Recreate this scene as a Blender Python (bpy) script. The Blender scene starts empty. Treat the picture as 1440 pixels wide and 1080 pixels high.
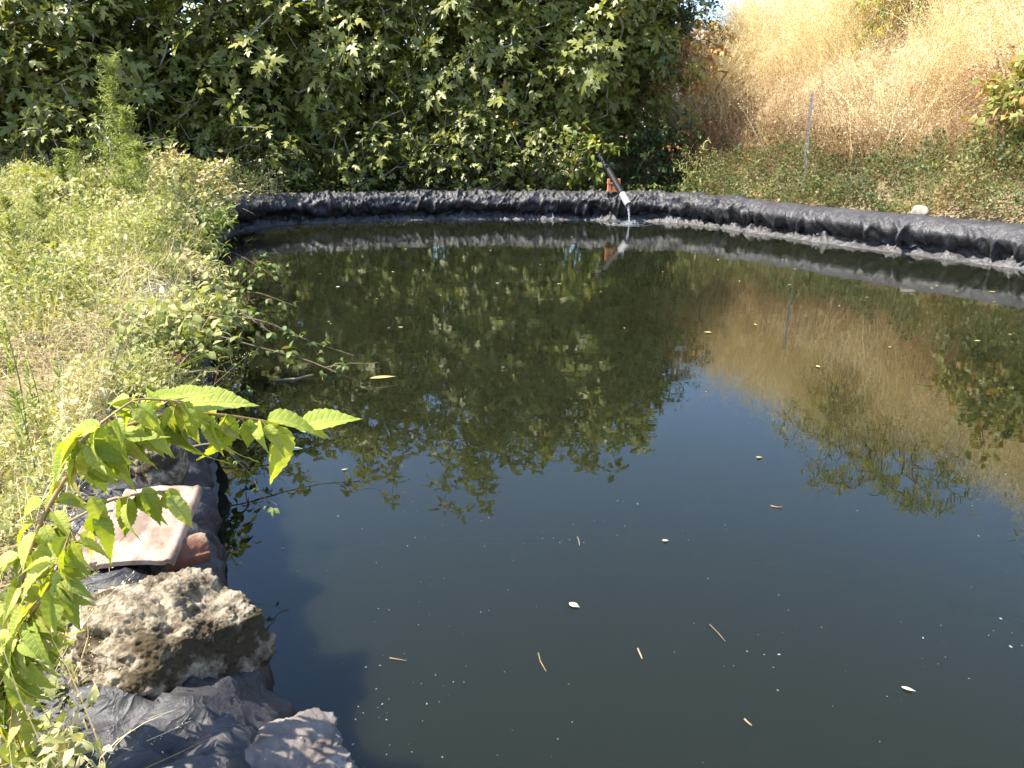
import bpy, math, random
import numpy as np
rng = np.random.default_rng(7); random.seed(7)
S = bpy.context.scene; COL = S.collection
F_PX = 1109.0; PITCH = math.radians(17.7); CAM_Z = 1.2
cp, sp = math.cos(PITCH), math.sin(PITCH)
def ray(px, py):
    a = (px-720)/F_PX; b = (540-py)/F_PX
    return np.array([a, cp+b*sp, -sp+b*cp])
def at(px, py, z):
    d = ray(px, py); return np.array([0, 0, CAM_Z])+d*((z-CAM_Z)/d[2])
def aty(px, py, y):
    d = ray(px, py); return np.array([0, 0, CAM_Z])+d*(y/d[1])

# ------------------------------------------------------------------ noise
_perm = np.random.default_rng(3).permutation(256)
def _h(i, j, k): return _perm[(_perm[(_perm[i & 255]+j) & 255]+k) & 255]
_g = np.random.default_rng(5).normal(size=(256, 3)); _g /= np.linalg.norm(_g, axis=1)[:, None]
def noise(x, y, z=0.0):
    x, y, z = np.broadcast_arrays(np.asarray(x, float), np.asarray(y, float), np.asarray(z, float))
    xi, yi, zi = np.floor(x).astype(int), np.floor(y).astype(int), np.floor(z).astype(int)
    xf, yf, zf = x-xi, y-yi, z-zi
    u, v, w = [t*t*t*(t*(t*6-15)+10) for t in (xf, yf, zf)]
    def c(a, b, d):
        g = _g[_h(xi+a, yi+b, zi+d)]
        return g[..., 0]*(xf-a)+g[..., 1]*(yf-b)+g[..., 2]*(zf-d)
    def L(a, b, t): return a+(b-a)*t
    return 1.6*L(L(L(c(0,0,0), c(1,0,0), u), L(c(0,1,0), c(1,1,0), u), v),
             L(L(c(0,0,1), c(1,0,1), u), L(c(0,1,1), c(1,1,1), u), v), w)
def fbm(x, y, z=0.0, o=4):
    s = 0; a = 1.0
    for i in range(o):
        s = s+a*noise(x*2**i+i*7.3, y*2**i+i*3.1, np.asarray(z)*2**i+i*1.7); a *= .5
    return s
def smooth(a, b, x):
    t = np.clip((x-a)/(b-a), 0, 1); return t*t*(3-2*t)
def unit(v): return v/np.maximum(np.linalg.norm(v, axis=-1, keepdims=True), 1e-9)

# ------------------------------------------------------------------ objects
def tag(o, label=None, cat=None, group=None, kind=None):
    if label: o['label'] = label
    if cat: o['category'] = cat
    if group: o['group'] = group
    if kind: o['kind'] = kind
    return o
def empty(name, loc, label, cat, group=None):
    o = bpy.data.objects.new(name, None); COL.objects.link(o); o.location = [float(v) for v in loc]
    o.empty_display_size = .1
    return tag(o, label, cat, group)
class Buf:
    """triangles gathered into ONE mesh"""
    def __init__(s): s.v = []; s.f = []; s.t = []; s.l = []; s.n = 0
    def add(s, v, f, tint=0.5, lco=None):
        v = np.asarray(v, float).reshape(-1, 3); f = np.asarray(f, int).reshape(-1, 3)
        s.v.append(v); s.f.append(f+s.n); s.n += len(v)
        s.t.append(np.broadcast_to(np.asarray(tint, float), (len(f),)).copy())
        s.l.append(np.zeros((len(v), 3)) if lco is None else np.asarray(lco, float).reshape(-1, 3))
    def inst(s, tpl, P, X, Z, sc, tint):
        tv, tf = tpl; m = len(P); P = np.asarray(P); X = unit(np.asarray(X)); Z = np.asarray(Z)
        Z = unit(Z-(Z*X).sum(1)[:, None]*X); Y = np.cross(Z, X)
        sc = np.broadcast_to(np.asarray(sc, float), (m,))
        V = P[:, None]+sc[:, None, None]*(tv[None, :, 0:1]*X[:, None]+tv[None, :, 1:2]*Y[:, None]+tv[None, :, 2:3]*Z[:, None])
        Fc = tf[None]+(np.arange(m)*len(tv))[:, None, None]
        tint = np.broadcast_to(np.asarray(tint, float), (m,))
        s.add(V, Fc, np.repeat(tint, len(tf)), np.tile(tv, (m, 1)))
    def tube(s, pts, rad, sides=6, tint=.5, cap=False):
        pts = np.asarray(pts, float); n = len(pts); rad = np.broadcast_to(np.asarray(rad, float), (n,))
        T = unit(np.gradient(pts, axis=0)); ref = np.array([.13, .21, .97])
        if abs(T[0] @ ref) > .9: ref = np.array([.95, .3, .05])
        A = unit(np.cross(T, ref)); B = np.cross(T, A)
        th = np.arange(sides)*2*math.pi/sides
        V = pts[:, None]+rad[:, None, None]*(np.cos(th)[None, :, None]*A[:, None]+np.sin(th)[None, :, None]*B[:, None])
        i = np.arange(n-1)[:, None]*sides; j = np.arange(sides)[None]; k = (j+1) % sides
        a, b, c, d = i+j, i+k, i+sides+k, i+sides+j
        Fc = np.concatenate([np.stack([a, b, c], -1).reshape(-1, 3), np.stack([a, c, d], -1).reshape(-1, 3)])
        V = V.reshape(-1, 3)
        if cap:
            V = np.concatenate([V, pts[:1], pts[-1:]]); e = n*sides
            j = np.arange(sides); k = (j+1) % sides
            Fc = np.concatenate([Fc, np.stack([k, j, j*0+e], -1), np.stack([j+(n-1)*sides, k+(n-1)*sides, j*0+e+1], -1)])
        s.add(V, Fc, tint)
    def build(s, name, mat, parent=None, smooth_=True, loc=None):
        v = np.concatenate(s.v); f = np.concatenate(s.f); t = np.concatenate(s.t); l = np.concatenate(s.l)
        me = bpy.data.meshes.new(name)
        if loc is not None: v = v-np.asarray(loc)
        me.vertices.add(len(v)); me.vertices.foreach_set('co', v.astype(np.float32).ravel())
        me.loops.add(len(f)*3); me.loops.foreach_set('vertex_index', f.astype(np.int32).ravel())
        me.polygons.add(len(f)); me.polygons.foreach_set('loop_start', np.arange(0, len(f)*3, 3, dtype=np.int32))
        me.polygons.foreach_set('loop_total', np.full(len(f), 3, dtype=np.int32))
        me.polygons.foreach_set('use_smooth', np.full(len(f), smooth_, dtype=bool))
        me.update(calc_edges=True)
        a = me.attributes.new('tint', 'FLOAT', 'FACE'); a.data.foreach_set('value', t.astype(np.float32))
        b = me.attributes.new('lco', 'FLOAT_VECTOR', 'POINT'); b.data.foreach_set('vector', l.astype(np.float32).ravel())
        me.validate()
        o = bpy.data.objects.new(name, me); COL.objects.link(o); me.materials.append(mat)
        if parent is not None:
            o.parent = parent; o.matrix_parent_inverse.identity()
            if loc is None: o.location = [-c for c in parent.location]
        elif loc is not None: o.location = [float(c) for c in loc]
        return o

# ------------------------------------------------------------------ materials
def newmat(name):
    m = bpy.data.materials.new(name); m.use_nodes = True; nt = m.node_tree
    for n in list(nt.nodes): nt.nodes.remove(n)
    return m, nt, nt.nodes.new('ShaderNodeOutputMaterial')
def N(nt, t, **kw):
    n = nt.nodes.new(t)
    for k, v in kw.items():
        if k.startswith('_'): setattr(n, k[1:], v)
        else: n.inputs[k.replace('__', ' ')].default_value = v
    return n
def ramp(nt, stops):
    r = nt.nodes.new('ShaderNodeValToRGB'); e = r.color_ramp.elements
    while len(e) > 1: e.remove(e[-1])
    for i, (p, c) in enumerate(stops):
        x = e[0] if i == 0 else e.new(p)
        x.position = p; x.color = (c[0], c[1], c[2], 1)
    return r
def leaf_mat(name, stops, rough=.45, trans=.35, spec=.4, tcol=(1.25, 1.3, .45), veins=False, mottled=.0):
    m, nt, out = newmat(name); L = nt.links.new
    at_ = N(nt, 'ShaderNodeAttribute', _attribute_name='tint')
    r = ramp(nt, stops); L(at_.outputs['Fac'], r.inputs[0]); col = r.outputs[0]
    if mottled:
        geo = N(nt, 'ShaderNodeTexCoord'); nz = N(nt, 'ShaderNodeTexNoise', Scale=60.0, Detail=4.0)
        L(geo.outputs['Object'], nz.inputs['Vector'])
        mx = N(nt, 'ShaderNodeMix', _data_type='RGBA', _blend_type='OVERLAY'); mx.inputs[0].default_value = mottled
        L(col, mx.inputs[6]); L(nz.outputs['Fac'], mx.inputs[7]); col = mx.outputs[2]
    bs = N(nt, 'ShaderNodeBsdfPrincipled', Roughness=rough); bs.inputs['Specular IOR Level'].default_value = spec
    if veins:
        lc = N(nt, 'ShaderNodeAttribute', _attribute_name='lco'); sx = N(nt, 'ShaderNodeSeparateXYZ'); L(lc.outputs['Vector'], sx.inputs[0])
        ab = N(nt, 'ShaderNodeMath', _operation='ABSOLUTE'); L(sx.outputs['Y'], ab.inputs[0])
        k = N(nt, 'ShaderNodeMath', _operation='MULTIPLY_ADD'); L(ab.outputs[0], k.inputs[0]); k.inputs[1].default_value = -.75; L(sx.outputs['X'], k.inputs[2])
        k2 = N(nt, 'ShaderNodeMath', _operation='MULTIPLY'); L(k.outputs[0], k2.inputs[0]); k2.inputs[1].default_value = 62.0
        sn = N(nt, 'ShaderNodeMath', _operation='SINE'); L(k2.outputs[0], sn.inputs[0])
        pw = N(nt, 'ShaderNodeMapRange'); L(sn.outputs[0], pw.inputs[0]); pw.inputs[1].default_value = .72; pw.inputs[2].default_value = 1.0
        mr = N(nt, 'ShaderNodeMapRange'); L(ab.outputs[0], mr.inputs[0]); mr.inputs[1].default_value = .0; mr.inputs[2].default_value = .018; mr.inputs[3].default_value = 1; mr.inputs[4].default_value = 0
        mm = N(nt, 'ShaderNodeMath', _operation='MAXIMUM'); L(pw.outputs[0], mm.inputs[0]); L(mr.outputs[0], mm.inputs[1])
        mx = N(nt, 'ShaderNodeMix', _data_type='RGBA'); sc_ = N(nt, 'ShaderNodeMath', _operation='MULTIPLY'); L(mm.outputs[0], sc_.inputs[0]); sc_.inputs[1].default_value = .28
        L(sc_.outputs[0], mx.inputs[0]); L(col, mx.inputs[6]); mx.inputs[7].default_value = (.42, .5, .12, 1); col = mx.outputs[2]
        bp = N(nt, 'ShaderNodeBump', Strength=.5, Distance=.002, _invert=True); L(mm.outputs[0], bp.inputs['Height']); L(bp.outputs[0], bs.inputs['Normal'])
    L(col, bs.inputs['Base Color'])
    tr = N(nt, 'ShaderNodeBsdfTranslucent')
    mt = N(nt, 'ShaderNodeMix', _data_type='RGBA', _blend_type='MULTIPLY'); mt.inputs[0].default_value = 1
    L(col, mt.inputs[6]); mt.inputs[7].default_value = (*tcol, 1); L(mt.outputs[2], tr.inputs[0])
    ms = N(nt, 'ShaderNodeMixShader'); ms.inputs[0].default_value = trans
    L(bs.outputs[0], ms.inputs[1]); L(tr.outputs[0], ms.inputs[2]); L(ms.outputs[0], out.inputs[0])
    return m
def noisy_mat(name, stops, scale=8, detail=8, rough=.9, bump=.3, bdist=.02, bscale=None, spec=.3, second=None, metallic=0, dist=0.0):
    m, nt, out = newmat(name); L = nt.links.new
    tc = N(nt, 'ShaderNodeTexCoord')
    nz = N(nt, 'ShaderNodeTexNoise', Scale=float(scale), Detail=float(detail), Roughness=.62, Distortion=dist); L(tc.outputs['Object'], nz.inputs['Vector'])
    r = ramp(nt, stops); L(nz.outputs['Fac'], r.inputs[0]); col = r.outputs[0]
    if second:
        sc2, lo, hi, c2 = second
        n2 = N(nt, 'ShaderNodeTexNoise', Scale=float(sc2), Detail=6.0, Roughness=.6); L(tc.outputs['Object'], n2.inputs['Vector'])
        mr = N(nt, 'ShaderNodeMapRange'); L(n2.outputs['Fac'], mr.inputs[0]); mr.inputs[1].default_value = lo; mr.inputs[2].default_value = hi
        mx = N(nt, 'ShaderNodeMix', _data_type='RGBA'); L(mr.outputs[0], mx.inputs[0]); L(col, mx.inputs[6]); mx.inputs[7].default_value = (*c2, 1); col = mx.outputs[2]
    bs = N(nt, 'ShaderNodeBsdfPrincipled', Roughness=rough, Metallic=float(metallic)); bs.inputs['Specular IOR Level'].default_value = spec
    L(col, bs.inputs['Base Color'])
    if bump:
        n3 = N(nt, 'ShaderNodeTexNoise', Scale=float(bscale or scale*4), Detail=8.0, Roughness=.65); L(tc.outputs['Object'], n3.inputs['Vector'])
        bp = N(nt, 'ShaderNodeBump', Strength=bump, Distance=bdist); L(n3.outputs['Fac'], bp.inputs['Height']); L(bp.outputs[0], bs.inputs['Normal'])
    L(bs.outputs[0], out.inputs[0]); return m

M = {}
M['fig'] = leaf_mat('fig_leaf', [(0, (.085, .105, .018)), (.45, (.165, .182, .036)), (.8, (.28, .285, .068)), (.95, (.38, .36, .10)), (1, (.38, .22, .06))], rough=.45, trans=.3, spec=.5)
M['bark_fig'] = noisy_mat('fig_bark', [(.3, (.16, .145, .12)), (.7, (.36, .33, .28))], 6, bump=.4, bdist=.01)
M['bark_brown'] = noisy_mat('brown_bark', [(.3, (.09, .06, .04)), (.7, (.22, .16, .11))], 20, bump=.4, bdist=.005)
M['bramble'] = leaf_mat('bramble_leaf', [(0, (.06, .10, .02)), (.5, (.12, .17, .035)), (.85, (.22, .26, .06)), (1, (.38, .22, .07))], rough=.5, trans=.3)
M['hedge'] = leaf_mat('hedge_leaf', [(0, (.035, .06, .015)), (.4, (.08, .11, .03)), (.65, (.15, .17, .05)), (.85, (.26, .22, .09)), (1, (.34, .22, .10))], rough=.5, trans=.28)
M['weed'] = leaf_mat('weed_leaf', [(0, (.15, .17, .04)), (.35, (.32, .33, .10)), (.7, (.46, .44, .18)), (.9, (.56, .50, .28)), (1, (.52, .41, .24))], rough=.6, trans=.3)
M['horseweed'] = leaf_mat('horseweed_leaf', [(0, (.12, .17, .035)), (.5, (.24, .29, .07)), (1, (.42, .40, .16))], rough=.6, trans=.35)
M['nettle'] = leaf_mat('nettle_leaf', [(0, (.20, .27, .03)), (.5, (.38, .44, .07)), (.85, (.52, .54, .14)), (1, (.50, .40, .12))], rough=.5, trans=.42, spec=.4, tcol=(1.3, 1.25, .3), veins=True)
M['straw'] = leaf_mat('straw', [(0, (.41, .28, .12)), (.4, (.66, .51, .245)), (1, (.83, .74, .46))], rough=.7, trans=.25, spec=.2, tcol=(1.1, 1, .8))
M['brush'] = leaf_mat('dry_brush', [(0, (.14, .065, .03)), (.5, (.30, .165, .075)), (1, (.52, .34, .17))], rough=.8, trans=.15, spec=.2, tcol=(1.1, 1, .8))
M['yellowing'] = leaf_mat('yellowing_leaf', [(0, (.10, .15, .03)), (.45, (.22, .27, .05)), (.75, (.50, .42, .07)), (1, (.60, .40, .08))], rough=.5, trans=.35)
M['crest'] = leaf_mat('crest_leaf', [(0, (.08, .12, .03)), (.6, (.16, .20, .05)), (.9, (.30, .30, .07)), (1, (.45, .34, .08))], rough=.5, trans=.3)
M['rust_leaf'] = leaf_mat('withered_leaf', [(0, (.22, .09, .03)), (.5, (.42, .22, .07)), (1, (.55, .38, .12))], rough=.7, trans=.25)
M['reddish'] = leaf_mat('reddish_leaf', [(0, (.20, .07, .06)), (.6, (.38, .18, .12)), (1, (.5, .35, .2))], rough=.7, trans=.25)
M['float_leaf'] = leaf_mat('floating_leaf', [(0, (.26, .19, .07)), (.5, (.42, .37, .13)), (1, (.60, .56, .42))], rough=.6, trans=.1, tcol=(1, 1, .6))
M['speck'] = noisy_mat('floating_speck', [(.35, (.10, .10, .09)), (.65, (.45, .43, .38))], 30, bump=0)
M['stem_green'] = noisy_mat('green_stem', [(.3, (.14, .18, .05)), (.7, (.26, .28, .10))], 40, bump=.2, bdist=.001)
M['stem_red'] = noisy_mat('nettle_stem', [(.3, (.20, .13, .05)), (.7, (.38, .26, .11))], 40, bump=.2, bdist=.001, rough=.6)
M['cane'] = noisy_mat('bramble_cane', [(.3, (.10, .07, .045)), (.7, (.26, .19, .12))], 30, bump=.2, bdist=.002)
M['rock'] = noisy_mat('granite', [(.30, (.04, .029, .018)), (.42, (.18, .138, .088)), (.55, (.37, .30, .205)), (.72, (.56, .49, .38))], 38, detail=14, bump=1.0, bdist=.012, bscale=60, second=(11, .49, .58, (.07, .05, .026)))
M['stone_liner'] = noisy_mat('silt_stone', [(.3, (.09, .07, .06)), (.5, (.17, .14, .12)), (.75, (.28, .25, .215))], 22, detail=12, bump=.6, bdist=.005, bscale=80, second=(60, .66, .72, (.72, .68, .63)))
M['white_stone'] = noisy_mat('white_stone', [(.3, (.20, .175, .14)), (.7, (.36, .32, .26))], 14, bump=.5, bdist=.008)
M['tile'] = noisy_mat('roof_tile', [(.25, (.28, .15, .10)), (.5, (.44, .29, .21)), (.75, (.56, .43, .34))], 14, detail=12, bump=.5, bdist=.003, bscale=120, second=(9, .50, .60, (.20, .14, .10)))
M['brick'] = noisy_mat('terracotta', [(.3, (.42, .14, .06)), (.7, (.60, .25, .12))], 30, bump=.3, bdist=.004)
M['pipe'] = noisy_mat('black_pipe', [(.3, (.008, .008, .008)), (.7, (.022, .021, .02))], 20, rough=.6, bump=.1, bdist=.002, spec=.3)
M['sleeve'] = noisy_mat('grey_sleeve', [(.3, (.22, .215, .21)), (.7, (.36, .35, .34))], 20, rough=.6, bump=.05, bdist=.002)
M['steel'] = noisy_mat('galvanised_steel', [(.3, (.16, .14, .13)), (.7, (.34, .34, .35))], 25, rough=.45, bump=.1, bdist=.002, metallic=.5)
M['dark'] = noisy_mat('hole_dark', [(.3, (.015, .015, .015)), (.7, (.03, .03, .03))], 20, bump=0)
M['dead_wood'] = noisy_mat('dead_wood', [(.3, (.24, .17, .10)), (.7, (.42, .33, .21))], 25, bump=.3, bdist=.003)

def liner_mat():
    m, nt, out = newmat('pond_liner_sheet'); L = nt.links.new
    tc = N(nt, 'ShaderNodeTexCoord'); geo = N(nt, 'ShaderNodeNewGeometry')
    nz = N(nt, 'ShaderNodeTexNoise', Scale=5.0, Detail=10.0, Roughness=.65); L(tc.outputs['Object'], nz.inputs['Vector'])
    r = ramp(nt, [(.3, (.018, .017, .019)), (.6, (.032, .030, .032)), (.85, (.06, .055, .054))]); L(nz.outputs['Fac'], r.inputs[0])
    # dust lies on faces that look up; silt crust along the water line
    sx = N(nt, 'ShaderNodeSeparateXYZ'); L(geo.outputs['Normal'], sx.inputs[0])
    n2 = N(nt, 'ShaderNodeTexNoise', Scale=22.0, Detail=8.0, Roughness=.7); L(tc.outputs['Object'], n2.inputs['Vector'])
    a = N(nt, 'ShaderNodeMath', _operation='MULTIPLY'); L(sx.outputs['Z'], a.inputs[0]); L(n2.outputs['Fac'], a.inputs[1])
    mr = N(nt, 'ShaderNodeMapRange'); L(a.outputs[0], mr.inputs[0]); mr.inputs[1].default_value = .12; mr.inputs[2].default_value = .75
    nd = N(nt, 'ShaderNodeTexNoise', Scale=2.6, Detail=7.0, Roughness=.7, Distortion=.8); L(tc.outputs['Object'], nd.inputs['Vector'])
    md = N(nt, 'ShaderNodeMapRange'); L(nd.outputs['Fac'], md.inputs[0]); md.inputs[1].default_value = .38; md.inputs[2].default_value = .64; md.inputs[3].default_value = .15; md.inputs[4].default_value = .85; L(md.outputs[0], mr.inputs[4])
    mx = N(nt, 'ShaderNodeMix', _data_type='RGBA'); L(mr.outputs[0], mx.inputs[0]); L(r.outputs[0], mx.inputs[6]); mx.inputs[7].default_value = (.105, .095, .092, 1)
    sp_ = N(nt, 'ShaderNodeSeparateXYZ'); L(geo.outputs['Position'], sp_.inputs[0])
    zz = N(nt, 'ShaderNodeMapRange'); L(sp_.outputs['Z'], zz.inputs[0]); zz.inputs[1].default_value = .085; zz.inputs[2].default_value = .02
    zn = N(nt, 'ShaderNodeMath', _operation='MULTIPLY'); L(zz.outputs[0], zn.inputs[0]); L(n2.outputs['Fac'], zn.inputs[1])
    mx2 = N(nt, 'ShaderNodeMix', _data_type='RGBA'); L(zn.outputs[0], mx2.inputs[0]); L(mx.outputs[2], mx2.inputs[6]); mx2.inputs[7].default_value = (.10, .092, .088, 1)
    bs = N(nt, 'ShaderNodeBsdfPrincipled'); bs.inputs['Specular IOR Level'].default_value = .5
    rr = N(nt, 'ShaderNodeMapRange'); L(n2.outputs['Fac'], rr.inputs[0]); rr.inputs[3].default_value = .36; rr.inputs[4].default_value = .68; L(rr.outputs[0], bs.inputs['Roughness'])
    L(mx2.outputs[2], bs.inputs['Base Color'])
    bp = N(nt, 'ShaderNodeBump', Strength=.42, Distance=.012); n3 = N(nt, 'ShaderNodeTexNoise', Scale=11.0, Detail=5.0, Distortion=1.4, Roughness=.45); L(tc.outputs['Object'], n3.inputs['Vector'])
    sb = N(nt, 'ShaderNodeMath', _operation='SUBTRACT'); L(n3.outputs['Fac'], sb.inputs[0]); sb.inputs[1].default_value = .5
    ab = N(nt, 'ShaderNodeMath', _operation='ABSOLUTE'); L(sb.outputs[0], ab.inputs[0])
    sq = N(nt, 'ShaderNodeMath', _operation='POWER'); L(ab.outputs[0], sq.inputs[0]); sq.inputs[1].default_value = .6
    ng = N(nt, 'ShaderNodeMath', _operation='MULTIPLY_ADD'); L(sq.outputs[0], ng.inputs[0]); ng.inputs[1].default_value = -2.2; L(n2.outputs['Fac'], ng.inputs[2])
    L(ng.outputs[0], bp.inputs['Height']); L(bp.outputs[0], bs.inputs['Normal']); L(bs.outputs[0], out.inputs[0]); return m
M['liner'] = liner_mat()

def water_mat():
    m, nt, out = newmat('turbid_water'); L = nt.links.new
    tc = N(nt, 'ShaderNodeTexCoord')
    bs = N(nt, 'ShaderNodeBsdfPrincipled', Roughness=.0, IOR=1.42)
    bs.inputs['Base Color'].default_value = (.0112, .0128, .0054, 1)
    bs.inputs['Subsurface Weight'].default_value = 1.0
    bs.inputs['Subsurface Radius'].default_value = (1.0, 1.0, 1.0); bs.inputs['Subsurface Scale'].default_value = .75
    bs.inputs['Subsurface Anisotropy'].default_value = .0
    # ripples: lively round the inflow, almost still near the camera
    mp = N(nt, 'ShaderNodeMapping'); L(tc.outputs['Object'], mp.inputs[0]); mp.inputs['Scale'].default_value = (1.0, 1.8, 1)
    n1 = N(nt, 'ShaderNodeTexNoise', Scale=7.0, Detail=3.0, Distortion=.3); L(mp.outputs[0], n1.inputs['Vector'])
    n2 = N(nt, 'ShaderNodeTexNoise', Scale=1.3, Detail=2.0); L(mp.outputs[0], n2.inputs['Vector'])
    sub = N(nt, 'ShaderNodeVectorMath', _operation='SUBTRACT'); L(tc.outputs['Object'], sub.inputs[0]); sub.inputs[1].default_value = (1.61, 10.95, 0)
    ln = N(nt, 'ShaderNodeVectorMath', _operation='LENGTH'); L(sub.outputs[0], ln.inputs[0])
    fall = N(nt, 'ShaderNodeMapRange'); L(ln.outputs['Value'], fall.inputs[0]); fall.inputs[1].default_value = .2; fall.inputs[2].default_value = 8.5; fall.inputs[3].default_value = 1; fall.inputs[4].default_value = .12
    k = N(nt, 'ShaderNodeMath', _operation='MULTIPLY'); L(ln.outputs['Value'], k.inputs[0]); k.inputs[1].default_value = 55.0
    sn = N(nt, 'ShaderNodeMath', _operation='SINE'); L(k.outputs[0], sn.inputs[0])
    rf = N(nt, 'ShaderNodeMapRange'); L(ln.outputs['Value'], rf.inputs[0]); rf.inputs[1].default_value = .1; rf.inputs[2].default_value = 1.3; rf.inputs[3].default_value = .35; rf.inputs[4].default_value = 0
    rs = N(nt, 'ShaderNodeMath', _operation='MULTIPLY'); L(sn.outputs[0], rs.inputs[0]); L(rf.outputs[0], rs.inputs[1])
    s1 = N(nt, 'ShaderNodeMath', _operation='MULTIPLY_ADD'); L(n2.outputs['Fac'], s1.inputs[0]); s1.inputs[1].default_value = 2.0; L(n1.outputs['Fac'], s1.inputs[2])
    m1 = N(nt, 'ShaderNodeMath', _operation='MULTIPLY'); L(s1.outputs[0], m1.inputs[0]); L(fall.outputs[0], m1.inputs[1])
    ad = N(nt, 'ShaderNodeMath', _operation='ADD'); L(m1.outputs[0], ad.inputs[0]); L(rs.outputs[0], ad.inputs[1])
    bp = N(nt, 'ShaderNodeBump', Strength=1.0, Distance=.0009); L(ad.outputs[0], bp.inputs['Height']); L(bp.outputs[0], bs.inputs['Normal'])
    L(bs.outputs[0], out.inputs[0]); return m
M['water'] = water_mat()
def jet_mat():
    m, nt, out = newmat('falling_water'); L = nt.links.new
    bs = N(nt, 'ShaderNodeBsdfPrincipled', Roughness=.08, IOR=1.333); bs.inputs['Base Color'].default_value = (.9, .93, .95, 1); bs.inputs['Transmission Weight'].default_value = .75
    L(bs.outputs[0], out.inputs[0]); return m
M['jet'] = jet_mat()
def ground_mat():
    m, nt, out = newmat('dry_ground'); L = nt.links.new
    tc = N(nt, 'ShaderNodeTexCoord')
    n1 = N(nt, 'ShaderNodeTexNoise', Scale=1.1, Detail=10.0, Roughness=.65); L(tc.outputs['Object'], n1.inputs['Vector'])
    r1 = ramp(nt, [(.3, (.20, .14, .09)), (.5, (.36, .28, .17)), (.7, (.50, .42, .27))]); L(n1.outputs['Fac'], r1.inputs[0])
    n2 = N(nt, 'ShaderNodeTexNoise', Scale=45.0, Detail=8.0, Roughness=.7); L(tc.outputs['Object'], n2.inputs['Vector'])
    mx = N(nt, 'ShaderNodeMix', _data_type='RGBA', _blend_type='OVERLAY'); mx.inputs[0].default_value = .7; L(r1.outputs[0], mx.inputs[6]); L(n2.outputs['Fac'], mx.inputs[7])
    bs = N(nt, 'ShaderNodeBsdfPrincipled', Roughness=.95); bs.inputs['Specular IOR Level'].default_value = .1; L(mx.outputs[2], bs.inputs['Base Color'])
    bp = N(nt, 'ShaderNodeBump', Strength=.7, Distance=.03); L(n2.outputs['Fac'], bp.inputs['Height']); L(bp.outputs[0], bs.inputs['Normal']); L(bs.outputs[0], out.inputs[0]); return m
M['ground'] = ground_mat()

# ------------------------------------------------------------------ the basin outline (inner edge, clockwise from above)
CTRL = np.array([(.05, .2), (-.25, .86), (-.42, 1.15), (-.60, 1.45), (-.82, 1.95), (-1.05, 2.6), (-1.39, 3.5), (-1.78, 4.5), (-2.2, 5.6), (-2.8, 7.3),
                 (-3.35, 9.2), (-3.40, 10.2), (-2.9, 10.95), (-1.3, 11.5), (.4, 11.55), (1.85, 11.30), (2.38, 10.97), (3.0, 9.95), (3.73, 8.66),
                 (4.66, 7.2), (6.0, 5.0), (6.7, 3.0), (6.3, 0), (4.5, -2.2), (1.6, -2.4), (.45, -1.0)])
def closed_spline(P, step):
    n = len(P); out = []
    for i in range(n):
        p0, p1, p2, p3 = P[(i-1) % n], P[i], P[(i+1) % n], P[(i+2) % n]
        m = 12; t = np.arange(m)[:, None]/m
        out.append(.5*((2*p1)+(-p0+p2)*t+(2*p0-5*p1+4*p2-p3)*t*t+(-p0+3*p1-3*p2+p3)*t**3))
    q = np.concatenate(out); q = np.concatenate([q, q[:1]])
    s = np.concatenate([[0], np.cumsum(np.linalg.norm(np.diff(q, axis=0), axis=1))])
    # finer steps near the camera
    st = [0.0]
    while st[-1] < s[-1]:
        x = np.interp(st[-1], s, q[:, 0]); y = np.interp(st[-1], s, q[:, 1])
        st.append(st[-1]+step*(0.6 if (x < -.1 and y < 2.6) else 1.0))
    st = np.array(st[:-1])
    return np.stack([np.interp(st, s, q[:, 0]), np.interp(st, s, q[:, 1])], 1), st
PATH, SARC = closed_spline(CTRL, .013)
PT = unit(np.roll(PATH, -1, 0)-np.roll(PATH, 1, 0)); PN = np.stack([-PT[:, 1], PT[:, 0]], 1)   # outward normal
# smooth the normals
for _ in range(16): PN = unit(np.roll(PN, 1, 0)+2*PN+np.roll(PN, -1, 0))
COARSE = PATH[::14]
def sdist(x, y):
    """distance to the basin edge, negative inside"""
    P = np.stack([np.ravel(x), np.ravel(y)], 1); A = COARSE; B = np.roll(COARSE, -1, 0); D = B-A
    best = np.full(len(P), 1e9); ins = np.zeros(len(P), bool)
    for a, b, d in zip(A, B, D):
        t = np.clip(((P-a) @ d)/(d @ d), 0, 1); best = np.minimum(best, np.hypot(*(P-a-t[:, None]*d).T))
        c = (a[1] > P[:, 1]) != (b[1] > P[:, 1])
        ins ^= c & (P[:, 0] < (b[0]-a[0])*(P[:, 1]-a[1])/(b[1]-a[1]+1e-12)+a[0])
    return np.where(ins, -best, best).reshape(np.shape(x))
HA = np.array([2.4, 11.4]); HU = np.array([.485, -.875]); HN = np.array([.875, .485])
def hill_d(x, y): return (x-HA[0])*HN[0]+(y-HA[1])*HN[1]
def hill_s(x, y): return (x-HA[0])*HU[0]+(y-HA[1])*HU[1]
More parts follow.
